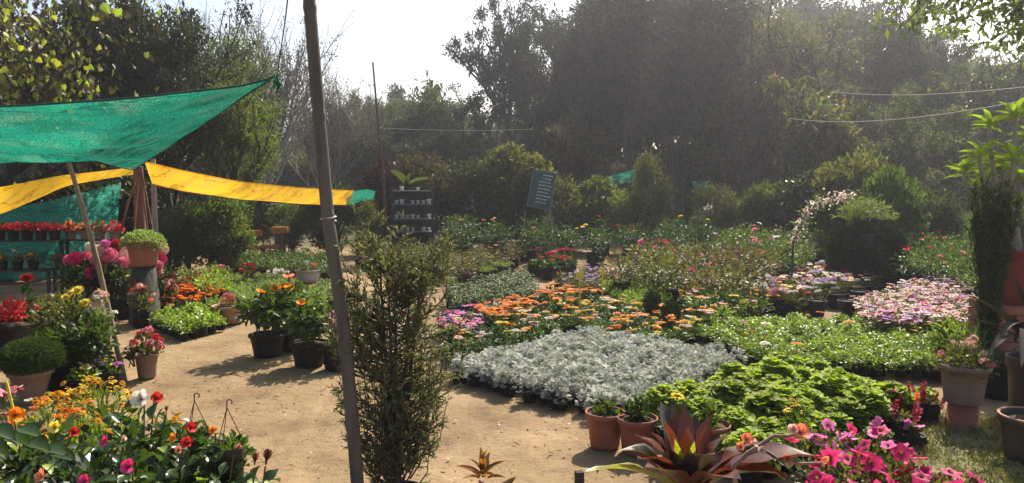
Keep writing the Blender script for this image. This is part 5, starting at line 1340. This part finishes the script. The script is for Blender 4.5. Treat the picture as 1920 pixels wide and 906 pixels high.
# banana-like plant behind the rack
b = PT(765, 400, 16.8); b.z = 0
root = thing('banana_plant', 'young plant with long paddle leaves rising behind the shelf rack', 'plant', b)
f = MB(); tube(f, [(0, 0, 0), (.02, 0, 1.2), (0, 0, 1.9)], [.06, .05, .03], 8); obj('stem', f.mesh('stem', [M['leaf_olive']]), root)
for k, (x, y, w) in enumerate([(736, 320, .2), (800, 334, .14), (768, 326, .12)]):
    f = MB(); q = PT(x, y, 16.7 - .1 * (k % 2)) - b; T = t_strip(8, lambda t: math.sin(PI * min(1, t * .92 + .06)) ** .6, .25, .12)
    dv = q - Vector((0, 0, 1.55)); place(f, T, [[0, 0, 1.55]], tuple(dv), (0, -.5, .8), dv.length * 1.05, w, 0); obj('leaf', f.mesh('leaf', [M['tree_mid']]), root)
# orange bench
b = PT(500, 450, 16.9); b.z = .06
root = thing('bench', 'orange-brown wooden bench with square posts beyond the shaded green bed', 'bench', b, .05)
f = MB(); box(f, (-.68, -.05, .46), (-.1, .05, .60)); obj('backrest', f.mesh('backrest', [M['orange_wood']]), root)
f = MB(); box(f, (-.7, -.32, .22), (.3, -.06, .28)); obj('seat', f.mesh('seat', [M['orange_wood']]), root)
for x0, z1 in ((.2, .54), (-.12, .5), (-.66, .44)):
    f = MB(); box(f, (x0, -.1, 0), (x0 + .2 if x0 > 0 else x0 + .1, .1 if x0 > 0 else -.055, z1 - (.0 if x0 > 0 else .28))); obj('leg', f.mesh('leg', [M['post_brown']]), root)
f = MB(); box(f, (.14, -.14, .542), (.50, .14, .68)); obj('cap', f.mesh('cap', [M['orange_wood']]), root)
# plant stands against the pale net
def stand(x, d, w, tiers, label):
    b = PT(x, 400, d); b.z = 0
    root = thing('plant_stand', label, 'plant stand', b)
    for k, (z, dy) in enumerate(tiers):
        for q in range(3):
            f = MB(); box(f, (-w / 2, dy - .16 + q * .11, z - .02), (w / 2, dy - .16 + q * .11 + .09, z)); obj('plank', f.mesh('plank', [M['dark_metal']]), root)
    for sx in (-w / 2 + .03, w / 2 - .03):
        for z, dy in tiers:
            f = MB(); box(f, (sx - .02, dy - .02, 0), (sx + .02, dy + .02, z - .022)); obj('leg', f.mesh('leg', [M['dark_metal']]), root)
    return b
for (x, d, w, lab, sets) in [(25, 10.9, 1.25, 'two-step dark plant stand at the left before the pale net', 0), (163, 11.1, .85, 'two-step dark plant stand behind the dahlias', 1)]:
    b = stand(x, d, w, [(.86, .14), (.46, -.2)], lab)
    if sets == 0:
        for k, xx in enumerate(np.linspace(-.5, .52, 6)):
            potted('poinsettia', 'red poinsettia in a black pot on the top step of the left stand', 'potted plant', b + Vector((xx, .12, .862)), .09, .15, 'black_plastic', 'leaf_poinsettia', [bsh(60, .14, .14, .26, .10, .05, up=.1)], group='poinsettias on the left stand', seed=70 + k)
        for k, xx in enumerate(np.linspace(-.5, .4, 5)):
            potted('potted_plant', 'yellow-green topped plant in a black pot on the lower step of the left stand', 'potted plant', b + Vector((xx, -.22, .462)), .08, .12, 'black_plastic', 'leaf_olive', [bsh(60, .10, .12, .24, .06, .04, up=.2)], [('ball_white', 0), ('mari_amber', 1)], .24, .06, group='yellow-green pots on the left stand', seed=80 + k)
    else:
        for k, xx in enumerate(np.linspace(-.32, .34, 4)):
            potted('coleus', ['coleus with orange and cream leaves, first on the stand behind the dahlias', 'coleus with orange leaves, second on the stand behind the dahlias', 'coleus with rusty leaves behind the leaning stick', 'coleus with dark red leaves, last on the stand behind the dahlias'][k], 'potted plant', b + Vector((xx, .12, .862)), .09, .13, 'terracotta_dusty', ['leaf_coleus', 'leaf_coleus', 'leaf_croton', 'leaf_poinsettia'][k], [bsh(70, .14, .12, .27, .09, .05, up=.15)], seed=90 + k)
        for k, xx in enumerate(np.linspace(-.3, .3, 3)):
            potted('coleus', 'dark maroon leaved plant on the lower step behind the dahlias', 'potted plant', b + Vector((xx, -.22, .462)), .08, .12, 'brown_plastic', 'leaf_poinsettia' if k == 1 else 'leaf_croton', [bsh(50, .12, .12, .22, .08, .04, up=.15)], group='maroon plants on the lower step', seed=95 + k)
f = MB(); rg = np.random.default_rng(2)
o = stick('wooden_pole', 'thin pole lying on the ground behind the single crimson rose', 'pole', [G(-20, 535, .05), G(50, 530, .05), G(95, 522, .05)], .02, 'post_brown', 6)
# empty black pots
for k, (x, y) in enumerate([(1490, 592), (1532, 596), (1588, 598), (1520, 577), (1568, 582), (1612, 578), (1545, 566), (1600, 566), (1640, 588)]):
    root = thing('empty_pot', 'round black plastic pot, empty, in the cluster behind the green gazania bed', 'pot', G(x, y - 4), 0, 'empty black pots', .95 + .1 * (k % 3) / 2)
    pot(root, .115, .2, 'black_plastic', rim=.06, lip=.08)
for k, (x, y) in enumerate([(1420, 575), (1455, 580), (1488, 572), (1440, 562)]):
    potted('potted_primula', ['primula with cream flowers in a black pot, first from the left', 'primula with pink flowers in a black pot beside the empty pots', 'primula with yellow flowers in a black pot nearest the empty pots', 'primula with white flowers in a black pot behind its row'][k], 'potted plant', G(x, y + 8), .12, .2, 'black_plastic', 'leaf_olive', [bsh(70, .14, .18, .38, .06, .035)], [(['ball_white', 'ball_pink', 'pet_yellow', 'ball_white'][k], 4)], .40, .11, seed=110 + k)
f = MB(); box(f, (-.035, -.012, 0), (.035, .012, .1)); o = tag(obj('pot_shard', f.mesh('pot_shard', [M['terracotta_pale']]), None, G(1492, 582), (.2, 0, .3)), 'pale terracotta shard standing beside the empty black pots', 'shard')
# label stakes in the beds
for k, (x, y, d, s, lab) in enumerate([(1087, 520, 8.9, 1.0, 'yellow plant tag on a stake beside the tall marigolds'), (1130, 512, 9.2, .6, 'narrow yellow plant tag right of the first one')]):
    q = PT(x, y, d); root = thing('plant_tag', lab, 'plant tag', (q.x, d, 0))
    f = MB(); box(f, (-.007, -.003, 0), (.007, .003, q.z - .021)); obj('stake', f.mesh('stake', [M['yellow_tag']]), root)
    f = MB(); box(f, (-.045 * s, -.004, q.z - .02), (.045 * s, .004, q.z + .065)); obj('plate', f.mesh('plate', [M['yellow_tag']]), root)
q = G(1592, 785); root = thing('plant_tag', 'white plant tag stuck at the edge of the curly green bed', 'plant tag', q)
f = MB(); box(f, (-.022, -.0015, .06), (.022, .0015, .13)); obj('plate', f.mesh('plate', [M['white_plastic']]), root)
f = MB(); box(f, (-.005, -.0012, -.02), (.005, .0012, .0598)); obj('stake', f.mesh('stake', [M['white_plastic']]), root)
# dwarf dark conifers among the gazanias
for k, (x, y, h, lab) in enumerate([(1222, 610, .42, 'small dark dwarf conifer at the back edge of the gazania bed'), (1258, 632, .40, 'small dark dwarf conifer nearest the silver bed corner')]):
    potted('dwarf_conifer', lab, 'potted plant', G(x, y), .08, .17, 'bag', 'needle_dark', [bsh(1500, .115, .14, h, .04, .008, T_SIMPLE, up=.6, shell=.3, full=True, stems=4)], seed=120 + k)
potted('potted_plant', 'grey-buff clay pot with a small plant at the far side of the middle path', 'potted plant', G(1003, 503), .1, .2, 'grey_pot', 'leaf_olive', [bsh(50, .12, .18, .36, .06, .03)], seed=124)

# the big cup-shaped mass of dark clipped shrubs with a black tub
b = PT(1625, 495, 12.2); b.z = 0
for k, (dx, dy, rx, h0, h1, lab) in enumerate([(-.36, 0, .30, .12, 1.08, 'left one of the dark clipped cushion shrubs by the black tub'), (.36, 0, .30, .12, 1.08, 'right one of the dark clipped cushion shrubs by the black tub'), (0, -.25, .40, .05, .70, 'front one of the dark clipped cushion shrubs by the black tub'), (-.1, .42, .3, .12, .98, 'rear one of the dark clipped cushion shrubs by the black tub')]):
    potted('clipped_shrub', lab, 'shrub', b + Vector((dx, dy, 0)), .15, .2, 'black_plastic', 'needle_dark', [bsh(7000, rx, h0, h1, .075, .014, T_SIMPLE, up=.5, shell=.28, full=True, stems=8, rand=.7, lumps=9)], seed=130 + k)
b2 = PT(1622, 408, 12.25)
st = thing('pot_stand', 'dark upturned tub hidden between the clipped cushion shrubs', 'pot stand', (b2.x, 12.25, 0)); f = MB(); lathe(f, [(.2, 0), (.2, .02), (.15, b2.z - .262), (.001, b2.z - .26)], 20); obj('body', f.mesh('body', [M['black_plastic']]), st)
potted('potted_fern', 'black tub with feathery pale green plant raised above the clipped shrubs', 'potted plant', (b2.x, 12.25, b2.z - .258), .2, .26, 'black_plastic', 'leaf_pale', [bsh(520, .5, .24, .60, .12, .018, T_LANCE, up=.2, stems=14, rand=.6)], [('ball_white', 6)], .5, .2, seed=135, fl_s=.7)
# bougainvillea arch
b = PT(1486, 455, 11.5); b.z = 0
root = thing('flowering_arch', 'arched branch covered in white and blush flowers leaning over the rose bed', 'bougainvillea', b)
cv = [Vector((0, 0, 0)), PT(1487, 455, 11.5) - b, PT(1502, 420, 11.5) - b, PT(1515, 395, 11.5) - b, PT(1545, 376, 11.4) - b, PT(1600, 366, 11.4) - b]
f = MB(); tube(f, cv, [.02, .018, .014, .012, .009, .005], 6); obj('branch', f.mesh('branch', [M['bark']]), root)
f = MB(); rg = np.random.default_rng(12); n = 420
t = rg.uniform(1, 5, n); i0 = np.minimum(t.astype(int), 4); fr = (t - i0)[:, None]; C = np.array([tuple(v) for v in cv])
P = C[i0] * (1 - fr) + C[i0 + 1] * fr + rg.normal(0, .026, (n, 3)) * (1 + .7 * (t > 3))[:, None]
place(f, T_ROUND, P, rdir(n, rg), rdir(n, rg), .034, .03, 0); kind(obj('blossoms', f.mesh('blossoms', [M['p_arch']]), root), 'stuff')
f = MB(); n = 260; t = rg.uniform(.7, 5, n); i0 = np.minimum(t.astype(int), 4); fr = (t - i0)[:, None]; P = C[i0] * (1 - fr) + C[i0 + 1] * fr + rg.normal(0, .07, (n, 3))
place(f, T_LEAF, P, rdir(n, rg), UP, .06, .035, 0); obj('foliage', f.mesh('foliage', [M['leaf_mid']]), root)

# ------------------------------------------------------------------ right side
# frangipani with its big pot on a brick stand
b = PT(1905, 452, 6.3)
st = thing('brick_stand', 'stack of bricks under the big red-brown pot at the right edge', 'brick stand', (b.x, 6.3, 0))
bk = MB(); box(bk, (-.11, -.05, 0), (.11, .05, .068)); bm = bk.mesh('brick', [M['brick']])
ph = .46
nl_ = int((b.z - ph) / .075)
for l in range(nl_):
    for q in range(8):
        ang = (l % 2) * PI / 2
        v = Matrix.Rotation(ang, 3, 'Z') @ Vector((-.12 + (q % 2) * .235, -.19 + (q // 2) * .126, 0))
        obj('brick', bm, st, (v.x, v.y, l * .075 + .001), (0, 0, ang + R.normal(0, .03)))
root = thing('frangipani', 'frangipani with lime green leaf whorls on grey stems in a big red-brown pot', 'frangipani', (b.x, 6.3, nl_ * .075))
pot(root, .30, ph, 'red_pot', rim=.05, lip=.1)
org = Vector((b.x, 6.3, nl_ * .075))
whl = [(1855, 228, 6.2, .85), (1905, 212, 6.2, 1.15), (1838, 285, 6.1, 1.0), (1808, 318, 6.2, .9), (1850, 325, 6.3, .8), (1900, 292, 6.1, 1.1), (1880, 312, 6.4, .8), (1925, 330, 6.2, .9), (1915, 372, 6.0, .8), (1940, 250, 6.3, 1.1), (1862, 300, 6.5, .9), (1830, 345, 6.4, .7)]
wl = MB(); T = t_strip(6, lambda t: [.18, .55, .85, 1.0, .9, .55, .0][int(round(t * 6))], .14, .3); place(wl, T, [[0, 0, 0]], (0, 1, 0), UP, 1, .3, 0)
wm = [wl.mesh('leaf', [M['leaf_lime']]), wl.mesh('leaf', [M['leaf_bright']])]
tr_ = MB(); tube(tr_, [(.02, 0, .3), (0, 0, ph + .05), (-.04, 0, ph + .25)], [.05, .042, .036], 8, 0, False)
rg = np.random.default_rng(15)
for k, (x, y, d, s) in enumerate(whl):
    q = PT(x, y, d) - org - Vector((0, 0, .03))
    mid = Vector((q.x * .75, q.y * .6, (q.z + ph + .25) / 2 - .03))
    tube(tr_, [(-.04, 0, ph + .2), mid, q - Vector((0, 0, .06)), q], [.026, .02, .017, .015], 7, 0)
    for j in range(13):
        a = j * 2.4 + k; e = .15 + .85 * (j / 13) + rg.normal(0, .12)
        dv = Vector((math.cos(a) * math.cos(e), math.sin(a) * math.cos(e), math.sin(e)))
        leaf_obj(root, wm[0 if j > 3 else 1], q + Vector((0, 0, -.03 + j * .004)), dv, Vector((0, 0, 1.01)) - dv * dv.z, rg.uniform(.14, .2) * s)
obj('trunk', tr_.mesh('trunk', [M['bark_pale']]), root)
for k, (x, y, dv) in enumerate([(1752, 355, (.9, -.2, .25)), (1742, 350, (-.6, -.3, -.7)), (1866, 338, (.1, -.4, -1)), (1858, 352, (0, -.3, -1))]):
    pass
# dark column of thin twigs in front of the frangipani
b = PT(1858, 520, 5.9); b.z = 0
root = thing('columnar_conifer', 'dark vase-shaped conifer of fine upright twigs before the red-brown pot', 'conifer', b)
pot(root, .15, .28, 'brown_plastic')
f = MB(); rg = np.random.default_rng(16)
zt = PT(1858, 352, 5.9).z
for k in range(95):
    a = rg.random() * 6.28; rr = math.sqrt(rg.random())
    tp = np.array([math.cos(a) * rr * .18, math.sin(a) * rr * .18, zt * rg.uniform(.72, 1.03)]); bb = np.array([math.cos(a) * rr * .035, math.sin(a) * rr * .035, .26])
    md = (tp + bb) / 2 + np.array([math.cos(a), math.sin(a), 0]) * -.03 * rr
    tube(f, [bb, md, tp], [.006, .004, .002], 4, 1, False)
    n = 75; t = rg.uniform(.15, 1, n)[:, None]; P = np.where(t < .5, bb + (md - bb) * t * 2, md + (tp - md) * (t - .5) * 2)
    place(f, T_SIMPLE, P, nrm(rdir(n, rg) * .8 + UP), rdir(n, rg), rg.uniform(.03, .08, n), .010, 0)
obj('foliage', f.mesh('foliage', [M['tree_mid'], M['bark_dark']]), root)
# dark strappy rosettes at the right edge
def big_leaf_plant(name, label, cat, loc, leaves, leafm, potm=None, pr=.14, ph=.2, base=.22):
    """leaves: (seen tip x, y, distance, width, droop, material)"""
    root = thing(name, label, cat, loc)
    if potm: pot(root, pr, ph, potm)
    o = Vector(loc)
    f = MB(); tube(f, [(0, 0, ph * .8), (0, 0, base + .04)], [.035, .03], 8); obj('stem', f.mesh('stem', [M['stem']]), root)
    for k, (x, y, d, w, dr, m) in enumerate(leaves):
        tip = PT(x, y, d) - o; b0 = Vector((0, 0, base)) + Vector((tip.x, tip.y, 0)) * .06
        v = tip - b0; L = v.length
        X = v.cross(Vector((0, 0, 1))).normalized(); N = X.cross(v).normalized()
        # a curved blade from b0 to the tip, arched by dr
        n = 9; V = []; F = []
        tw = random.uniform(-.35, .35)
        for i in range(n + 1):
            t = i / n
            c = b0 + v * t + N * (dr * L * 4 * t * (1 - t))
            ww = w * .5 * (.45 + .55 * math.sin(PI * min(1, t * 1.05) ** .9) if t < .55 else math.sin(PI * (1 - (1 - t) * .52 / .45 * .43 - .0)) if False else max(0, 1 - ((t - .45) / .55) ** 2.2) if t > .45 else .45 + .55 * t / .45)
            ca, sa = math.cos(tw * t), math.sin(tw * t)
            e = X * ca + N * sa; g = N * ca - X * sa
            und = .06 * w * math.sin(t * 13 + k)
            V += [c - e * ww + g * (ww * .35 + und), c, c + e * ww + g * (ww * .35 - und)]
        for i in range(n):
            q = 3 * i; F += [[q, q + 1, q + 4, q + 3], [q + 1, q + 2, q + 5, q + 4]]
        f = MB(); f.add([tuple(p) for p in V], F, 0, True)
        obj('leaf', f.mesh('leaf', [M[m]]), root)
    return root
b = PT(1935, 640, 5.0); b.z = 0
ag = 'strap_dark'
big_leaf_plant('strap_leaf_plant', 'plant with dark glossy strap leaves reaching in from the right edge', 'plant', b,
    [(1782, 545, 4.9, .06, .10, ag), (1855, 575, 4.6, .075, .06, ag), (1850, 672, 4.6, .07, .2, ag), (1872, 640, 4.5, .065, .2, ag), (1900, 520, 5.0, .07, .05, ag), (1960, 500, 5.0, .07, .05, ag), (2010, 560, 5, .08, .1, ag), (1820, 600, 5.1, .06, .1, ag), (1990, 640, 4.6, .08, .15, ag), (1915, 690, 4.3, .09, .2, ag)], ag, 'brown_plastic', .15, .5, .56)
for k, (x, y, lab) in enumerate([(1872, 745, 'black grow bag with low brown stubble at the right edge, front one'), (1905, 735, 'black grow bag at the right edge behind the front one'), (1850, 728, 'black grow bag tucked behind the grey-brown pot')]):
    potted('bagged_plant', lab, 'potted plant', G(x, y), .11, .26, 'bag', 'leaf_rose', [bsh(50, .1, .24, .36, .06, .03)], seed=140 + k)
potted('leafy_plant', 'narrow-leaved grey-green plant above the grey-brown pot at the right', 'plant', G(1815, 735), .1, .2, 'bag', 'leaf_pale', [bsh(170, .18, .2, .56, .13, .022, T_LANCE, up=.35, stems=8)], seed=144)
potted('leafy_plant', 'bright strappy green plant left of the dark strap leaves', 'plant', G(1780, 690), .1, .2, 'bag', 'leaf_bright', [bsh(90, .18, .18, .5, .2, .022, T_LANCE, up=.5, stems=4)], seed=145)
potted('leafy_plant', 'olive narrow-leaved plant behind the grey-green one', 'plant', G(1845, 690), .1, .2, 'bag', 'leaf_olive', [bsh(170, .2, .2, .6, .1, .03, T_LANCE, up=.35, stems=8)], seed=146)
# grey-brown pot on an upturned one
p = G(1803, 812)
zt = .21
st = thing('pot_stand', 'upturned brick-red pot carrying the grey-brown pot by the turf', 'pot stand', p)
f = MB(); lathe(f, [(.115, 0), (.12, .035), (.108, .04), (.085, zt - .004), (.001, zt - .001)], 24); obj('body', f.mesh('body', [M['terracotta']]), st)
potted('potted_geranium', 'bushy plant with dusty pink flowers in a tall grey-brown pot on an upturned pot', 'potted plant', p + Vector((0, 0, zt + .001)), .158, .26, 'terracotta_dusty', 'leaf_olive', [bsh(240, .2, .2, .42, .05, .035, up=.2, lumps=5)], [('ball_blush', 7), ('ball_pink', 2)], .43, .15, seed=147, fl_s=.6)
# empty pot lower right
p = G(1932, 885)
root = thing('empty_pot', 'brown plastic pot with a pale rim holding bare soil, lower right corner', 'pot', p)
pot(root, .175, .33, 'brown_plastic', rim=.07, lip=.1)
rm = MB(); lathe(rm, [(.1735 * 1.012, .328), (.1735 * 1.02, .335), (.165, .337), (.160, .331)], 36); obj('rim', rm.mesh('rim', [M['terracotta_pale']]), root)
# celosia
for k, (x, y, lab, fl) in enumerate([(1628, 815, 'celosia with one orange-red plume in a black bag', [('spike_orange', 2), ('spike_crimson', 2)]), (1668, 808, 'celosia with crimson plumes in a black bag left of the orange-topped one', [('spike_crimson', 5)]), (1700, 802, 'celosia with crimson and one amber plume in a black bag', [('spike_crimson', 5), ('spike_orange', 1)]), (1735, 800, 'celosia with crimson plumes in the black bag nearest the grey-brown pot', [('spike_crimson', 6)]), (1690, 835, 'low celosia with dull pink plumes in a front black bag', [('spike_crimson', 4)])]):
    potted('celosia', lab, 'potted plant', G(x, y), .085, .18, 'bag', 'leaf_rose', [bsh(60, .09, .13, .22, .06, .028, up=.3)], fl, .215, .09, seed=150 + k, fl_tilt=.15, fl_s=.72)
potted('creeping_plant', 'low pale green creeper in a black bag beside the turf', 'potted plant', G(1645, 855), .085, .15, 'bag', 'leaf_pale', [bsh(120, .1, .12, .2, .025, .018)], seed=156)
# petunias in the right foreground
pl = [(1540, 0, 3.75, 0.415, 'orchid', 'petunia with orchid pink flowers behind the hot pink ones'), (1632, 0, 3.75, 0.415, 'orchid', 'petunia with bright pink flowers next to the celosias'), (1600, 0, 3.4, 0.420, 'magenta', 'petunia with magenta flowers left of centre in the right foreground'), (1685, 0, 3.42, 0.400, 'magenta', 'petunia with hot pink flowers in the middle of the right foreground'),
      (1745, 0, 3.45, 0.320, 'magenta', 'petunia with crimson-pink flowers closest to the turf'), (1560, 0, 3.1, 0.390, 'magenta', 'petunia with dark pink flowers at the bottom beside the coral blooms'), (1800, 0, 3.35, 0.310, 'magenta', 'petunia with deep red-pink flowers at the very bottom by the turf'), (1650, 0, 3.1, 0.380, 'magenta', 'petunia with hot pink flowers at the bottom edge of the view'), (1715, 0, 3.12, 0.350, 'magenta', 'petunia with red-pink flowers at the bottom edge left of the turf')]
for k, (x, y, d, h, c, lab) in enumerate(pl):
    b = PT(x, 900, d); b.z = 0
    potted('petunia', lab, 'petunia', b, .10, .16, 'bag', 'leaf_olive', [bsh(300, .20, .13, h, .045, .026, up=.3, stems=10, lumps=4)], [('pet_' + c, 10), ('pet_' + ('orchid' if c == 'pink' else 'magenta'), 2)], h + .015, .19, seed=160 + k, fl_s=1.1, fl_tilt=.7)
p = G(1712, 850); potted('petunia', 'small petunia with one pink bloom at the edge of the turf', 'petunia', p, .07, .12, 'bag', 'leaf_olive', [bsh(40, .06, .1, .2, .04, .025)], [('pet_orchid', 3)], .21, .05, seed=170)
potted('croton', 'croton speckled yellow and green in front of the curly green bed', 'potted plant', G(1488, 860), .09, .18, 'bag', 'leaf_mid', [bsh(70, .13, .16, .34, .09, .03, T_LANCE, up=.3)], [('gaz_yellow', 5)], .34, .11, seed=171, fl_s=.7)
potted('leafy_plant', 'small yellow-flowered seedling behind the red-leaved plant', 'potted plant', G(1268, 860), .09, .18, 'bag', 'leaf_dark', [bsh(90, .14, .16, .36, .08, .045, up=.25)], [('gaz_yellow', 2)], .4, .06, seed=172, fl_s=.8)
# red-leaved plant in the foreground, each leaf its own
b = PT(1290, 930, 3.0); b.z = 0
c1, cy = 'cordyline', 'cordyline_young'
big_leaf_plant('red_leaf_plant', 'large plant with broad glossy red-brown leaves in the middle foreground', 'plant', b,
    [(1238, 752, 3.25, 0.123, .05, 'agave_dark'), (1262, 760, 3.2, 0.116, .04, c1), (1283, 752, 3.15, 0.087, .02, c1), (1305, 775, 3.2, 0.102, .03, 'agave_dark'), (1338, 772, 3.1, 0.094, .06, c1), (1352, 830, 3.0, 0.131, .16, c1), (1372, 808, 3.05, 0.102, .1, c1), (1222, 812, 2.9, 0.123, .08, c1), (1190, 815, 2.95, 0.102, .12, c1),
     (1160, 845, 2.85, 0.145, .16, 'agave_dark'), (1195, 858, 2.8, 0.145, .1, c1), (1098, 885, 2.8, 0.123, .12, cy), (1265, 822, 2.85, 0.051, .02, cy), (1302, 826, 2.85, 0.043, .02, cy), (1290, 800, 2.9, 0.087, .02, c1), (1245, 790, 2.95, 0.087, .03, c1), (1325, 800, 2.9, 0.087, .05, c1), (1400, 850, 2.9, 0.131, .14, c1), (1540, 858, 2.75, .21, .12, c1),
     (1430, 830, 3.1, 0.087, .14, c1), (1210, 880, 2.7, 0.131, .1, c1), (1340, 850, 2.75, 0.131, .12, 'agave_dark'), (1390, 900, 2.65, 0.145, .12, c1), (1475, 892, 2.68, .17, .12, c1)], c1, 'black_plastic', .13, .2, .36)
# desert rose twigs with coral blooms
b = PT(1400, 930, 2.8); b.z = 0
root = thing('desert_rose', 'forked grey-green twigs with coral trumpet blooms right of the red-leaved plant', 'desert rose', b)
pot(root, .12, .18, 'black_plastic')
f = MB(); Q = lambda x, y, d=2.8: PT(x, y, d) - b
tube(f, [(0, 0, .15), Q(1375, 875), Q(1400, 852), Q(1450, 818), Q(1475, 818), Q(1500, 812)], [.014, .011, .009, .008, .007, .006], 7)
tube(f, [Q(1400, 852), Q(1430, 842), Q(1460, 862), Q(1500, 870), Q(1540, 868)], [.008, .007, .0065, .006, .005], 7)
obj('branch', f.mesh('branch', [M['pole_wood']]), root)
for k, (c, x, y, s, tw) in enumerate([('hib_coral', 1400, 825, .7, F_), ('hib_blush', 1412, 832, .65, R_), ('hib_coral', 1390, 838, .6, L_), ('hib_coral', 1500, 812, .85, F_), ('hib_blush', 1488, 806, .7, L_), ('hib_coral', 1475, 862, .6, F_), ('hib_blush', 1482, 870, .5, L_), ('hib_coral', 1540, 862, .95, (.5, -.6, -.2)), ('hib_blush', 1428, 846, .5, F_)]):
    flower(c, root, Q(x, y, 2.78), s=s * .62, toward=tw)
# small things at the bottom edge
b = PT(905, 930, 3.6); b.z = 0
root = thing('small_red_plant', 'small plant with red-edged leaves at the bottom middle of the path', 'plant', b)
bag(root, .06, .14, 1)
f = MB(); add_rosette(f, np.random.default_rng(30), 16, .03, .06, .11, .032, T_STRAP, (.1, 1.2), 0, .2); obj('foliage', f.mesh('foliage', [M['leaf_croton']]), root)
f = MB(); place(f, T_STRAP, [[.1, -.1, .2]], (.55, -.1, .6), (0, -.6, .5), .08, .03, 0); obj('leaf', f.mesh('leaf', [M['litter']]), root)
b = G(1086, 930); 
f = MB(); box(f, (-.02, -.02, 0), (.02, .02, PT(1086, 884, b.y).z)); tag(obj('short_post', f.mesh('short_post', [M['bark_dark']]), None, b, (0, 0, .3)), 'short dark square post cut by the bottom edge of the view', 'post')
# thin conifer in the foreground centre
b = PT(745, 906, 3.42); b.z = 0
root = thing('conifer', 'thin feathery conifer with bare lower twigs beside the bamboo pole', 'conifer', b)
pot(root, .14, .22, 'black_plastic')
f = MB(); tk = MB(); rg = np.random.default_rng(31)
HT = PT(745, 415, 3.42).z
for k, (lx, ly, hh) in enumerate([(0, 0, 1.0), (-.07, .02, .96), (.07, -.01, .93), (.1, .03, .82), (-.02, -.05, .9)]):
    tube(tk, [(0, 0, .18), (lx * .25, ly * .3, HT * .3), (lx * .8, ly, HT * .62), (lx * 1.1, ly * 1.1, HT * hh * .97)], [.016 if k == 0 else .01, .012, .008, .003], 6, 0, False)
def hw(t):      # half width of the crown at height t (0..1), read off its outline
    return np.interp(t, [.2, .3, .42, .52, .65, .78, .88, .95, 1.0], [.13, .20, .235, .27, .30, .275, .20, .13, .05])
for k in range(250):
    t = rg.uniform(.2, .90) if k > 70 else rg.uniform(.2, .5)
    a = rg.random() * 6.28; r1 = hw(t) * rg.uniform(.35, 1.12)
    z0 = t * HT; L = rg.uniform(.10, .26)
    c0 = np.array([(rg.integers(5) - 2) * .03, 0, z0 - L * .6])
    c1_ = np.array([math.cos(a) * r1, math.sin(a) * r1 * .9, z0]); c2 = c1_ + np.array([math.cos(a) * .02 + rg.normal(0, .015), math.sin(a) * .02, L * rg.uniform(.5, 1)])
    tube(tk, [c0, c1_ * .6 + c0 * .4 - [0, 0, .01], c1_, c2], [.0045, .0036, .0026, .001], 4, 0, False)
    n = int(23 * np.interp(t, [.2, .45, .6, 1], [.35, .45, .85, 1.0]))
    u = rg.uniform(.25, 1, n)[:, None]
    P = np.where(u < .7, c0 + (c1_ - c0) * (u / .7), c1_ + (c2 - c1_) * (u - .7) / .3)
    d = nrm(nrm(c2 - c0) * .8 + rdir(n, rg) * .75)
    # each spray: a twiglet beaded with short scale leaves
    Ls = rg.uniform(.03, .07, n)
    place(f, T_SIMPLE, P, d, rdir(n, rg), Ls, .005, 0)
    for sg in range(5):
        place(f, T_SIMPLE, P + d * Ls[:, None] * (.15 + .16 * sg), nrm(d + rdir(n, rg) * .7), rdir(n, rg), Ls * .42 + .004, .0052, 0)
obj('trunk', tk.mesh('trunk', [M['bark']]), root); obj('foliage', f.mesh('foliage', [M['conifer']]), root)

# pale wall glimpsed beyond the shrubs
b = PT(940, 345, 31); b.z = 0
f = MB(); box(f, (-2.2, -.1, 0), (2.2, .1, 1.75)); o = tag(obj('pale_wall', f.mesh('pale_wall', [M['pale_wall']]), None, b), 'pale grey wall glimpsed through the shrubs left of the sign', 'wall')

# ------------------------------------------------------------------ haze: a closed box of thin air round everything
hz, nt, out = _mat('haze_air')
pv = nt.nodes.new("ShaderNodeVolumePrincipled")
pv.inputs['Color'].default_value = (.88, .90, 1.0, 1); pv.inputs['Density'].default_value = .0018; pv.inputs['Anisotropy'].default_value = .65
nt.links.new(pv.outputs[0], out.inputs['Volume'])
f = MB(); box(f, (-230, -70, -1.2), (230, 440, 16)); kind(obj('haze', f.mesh('haze', [hz])), 'stuff')
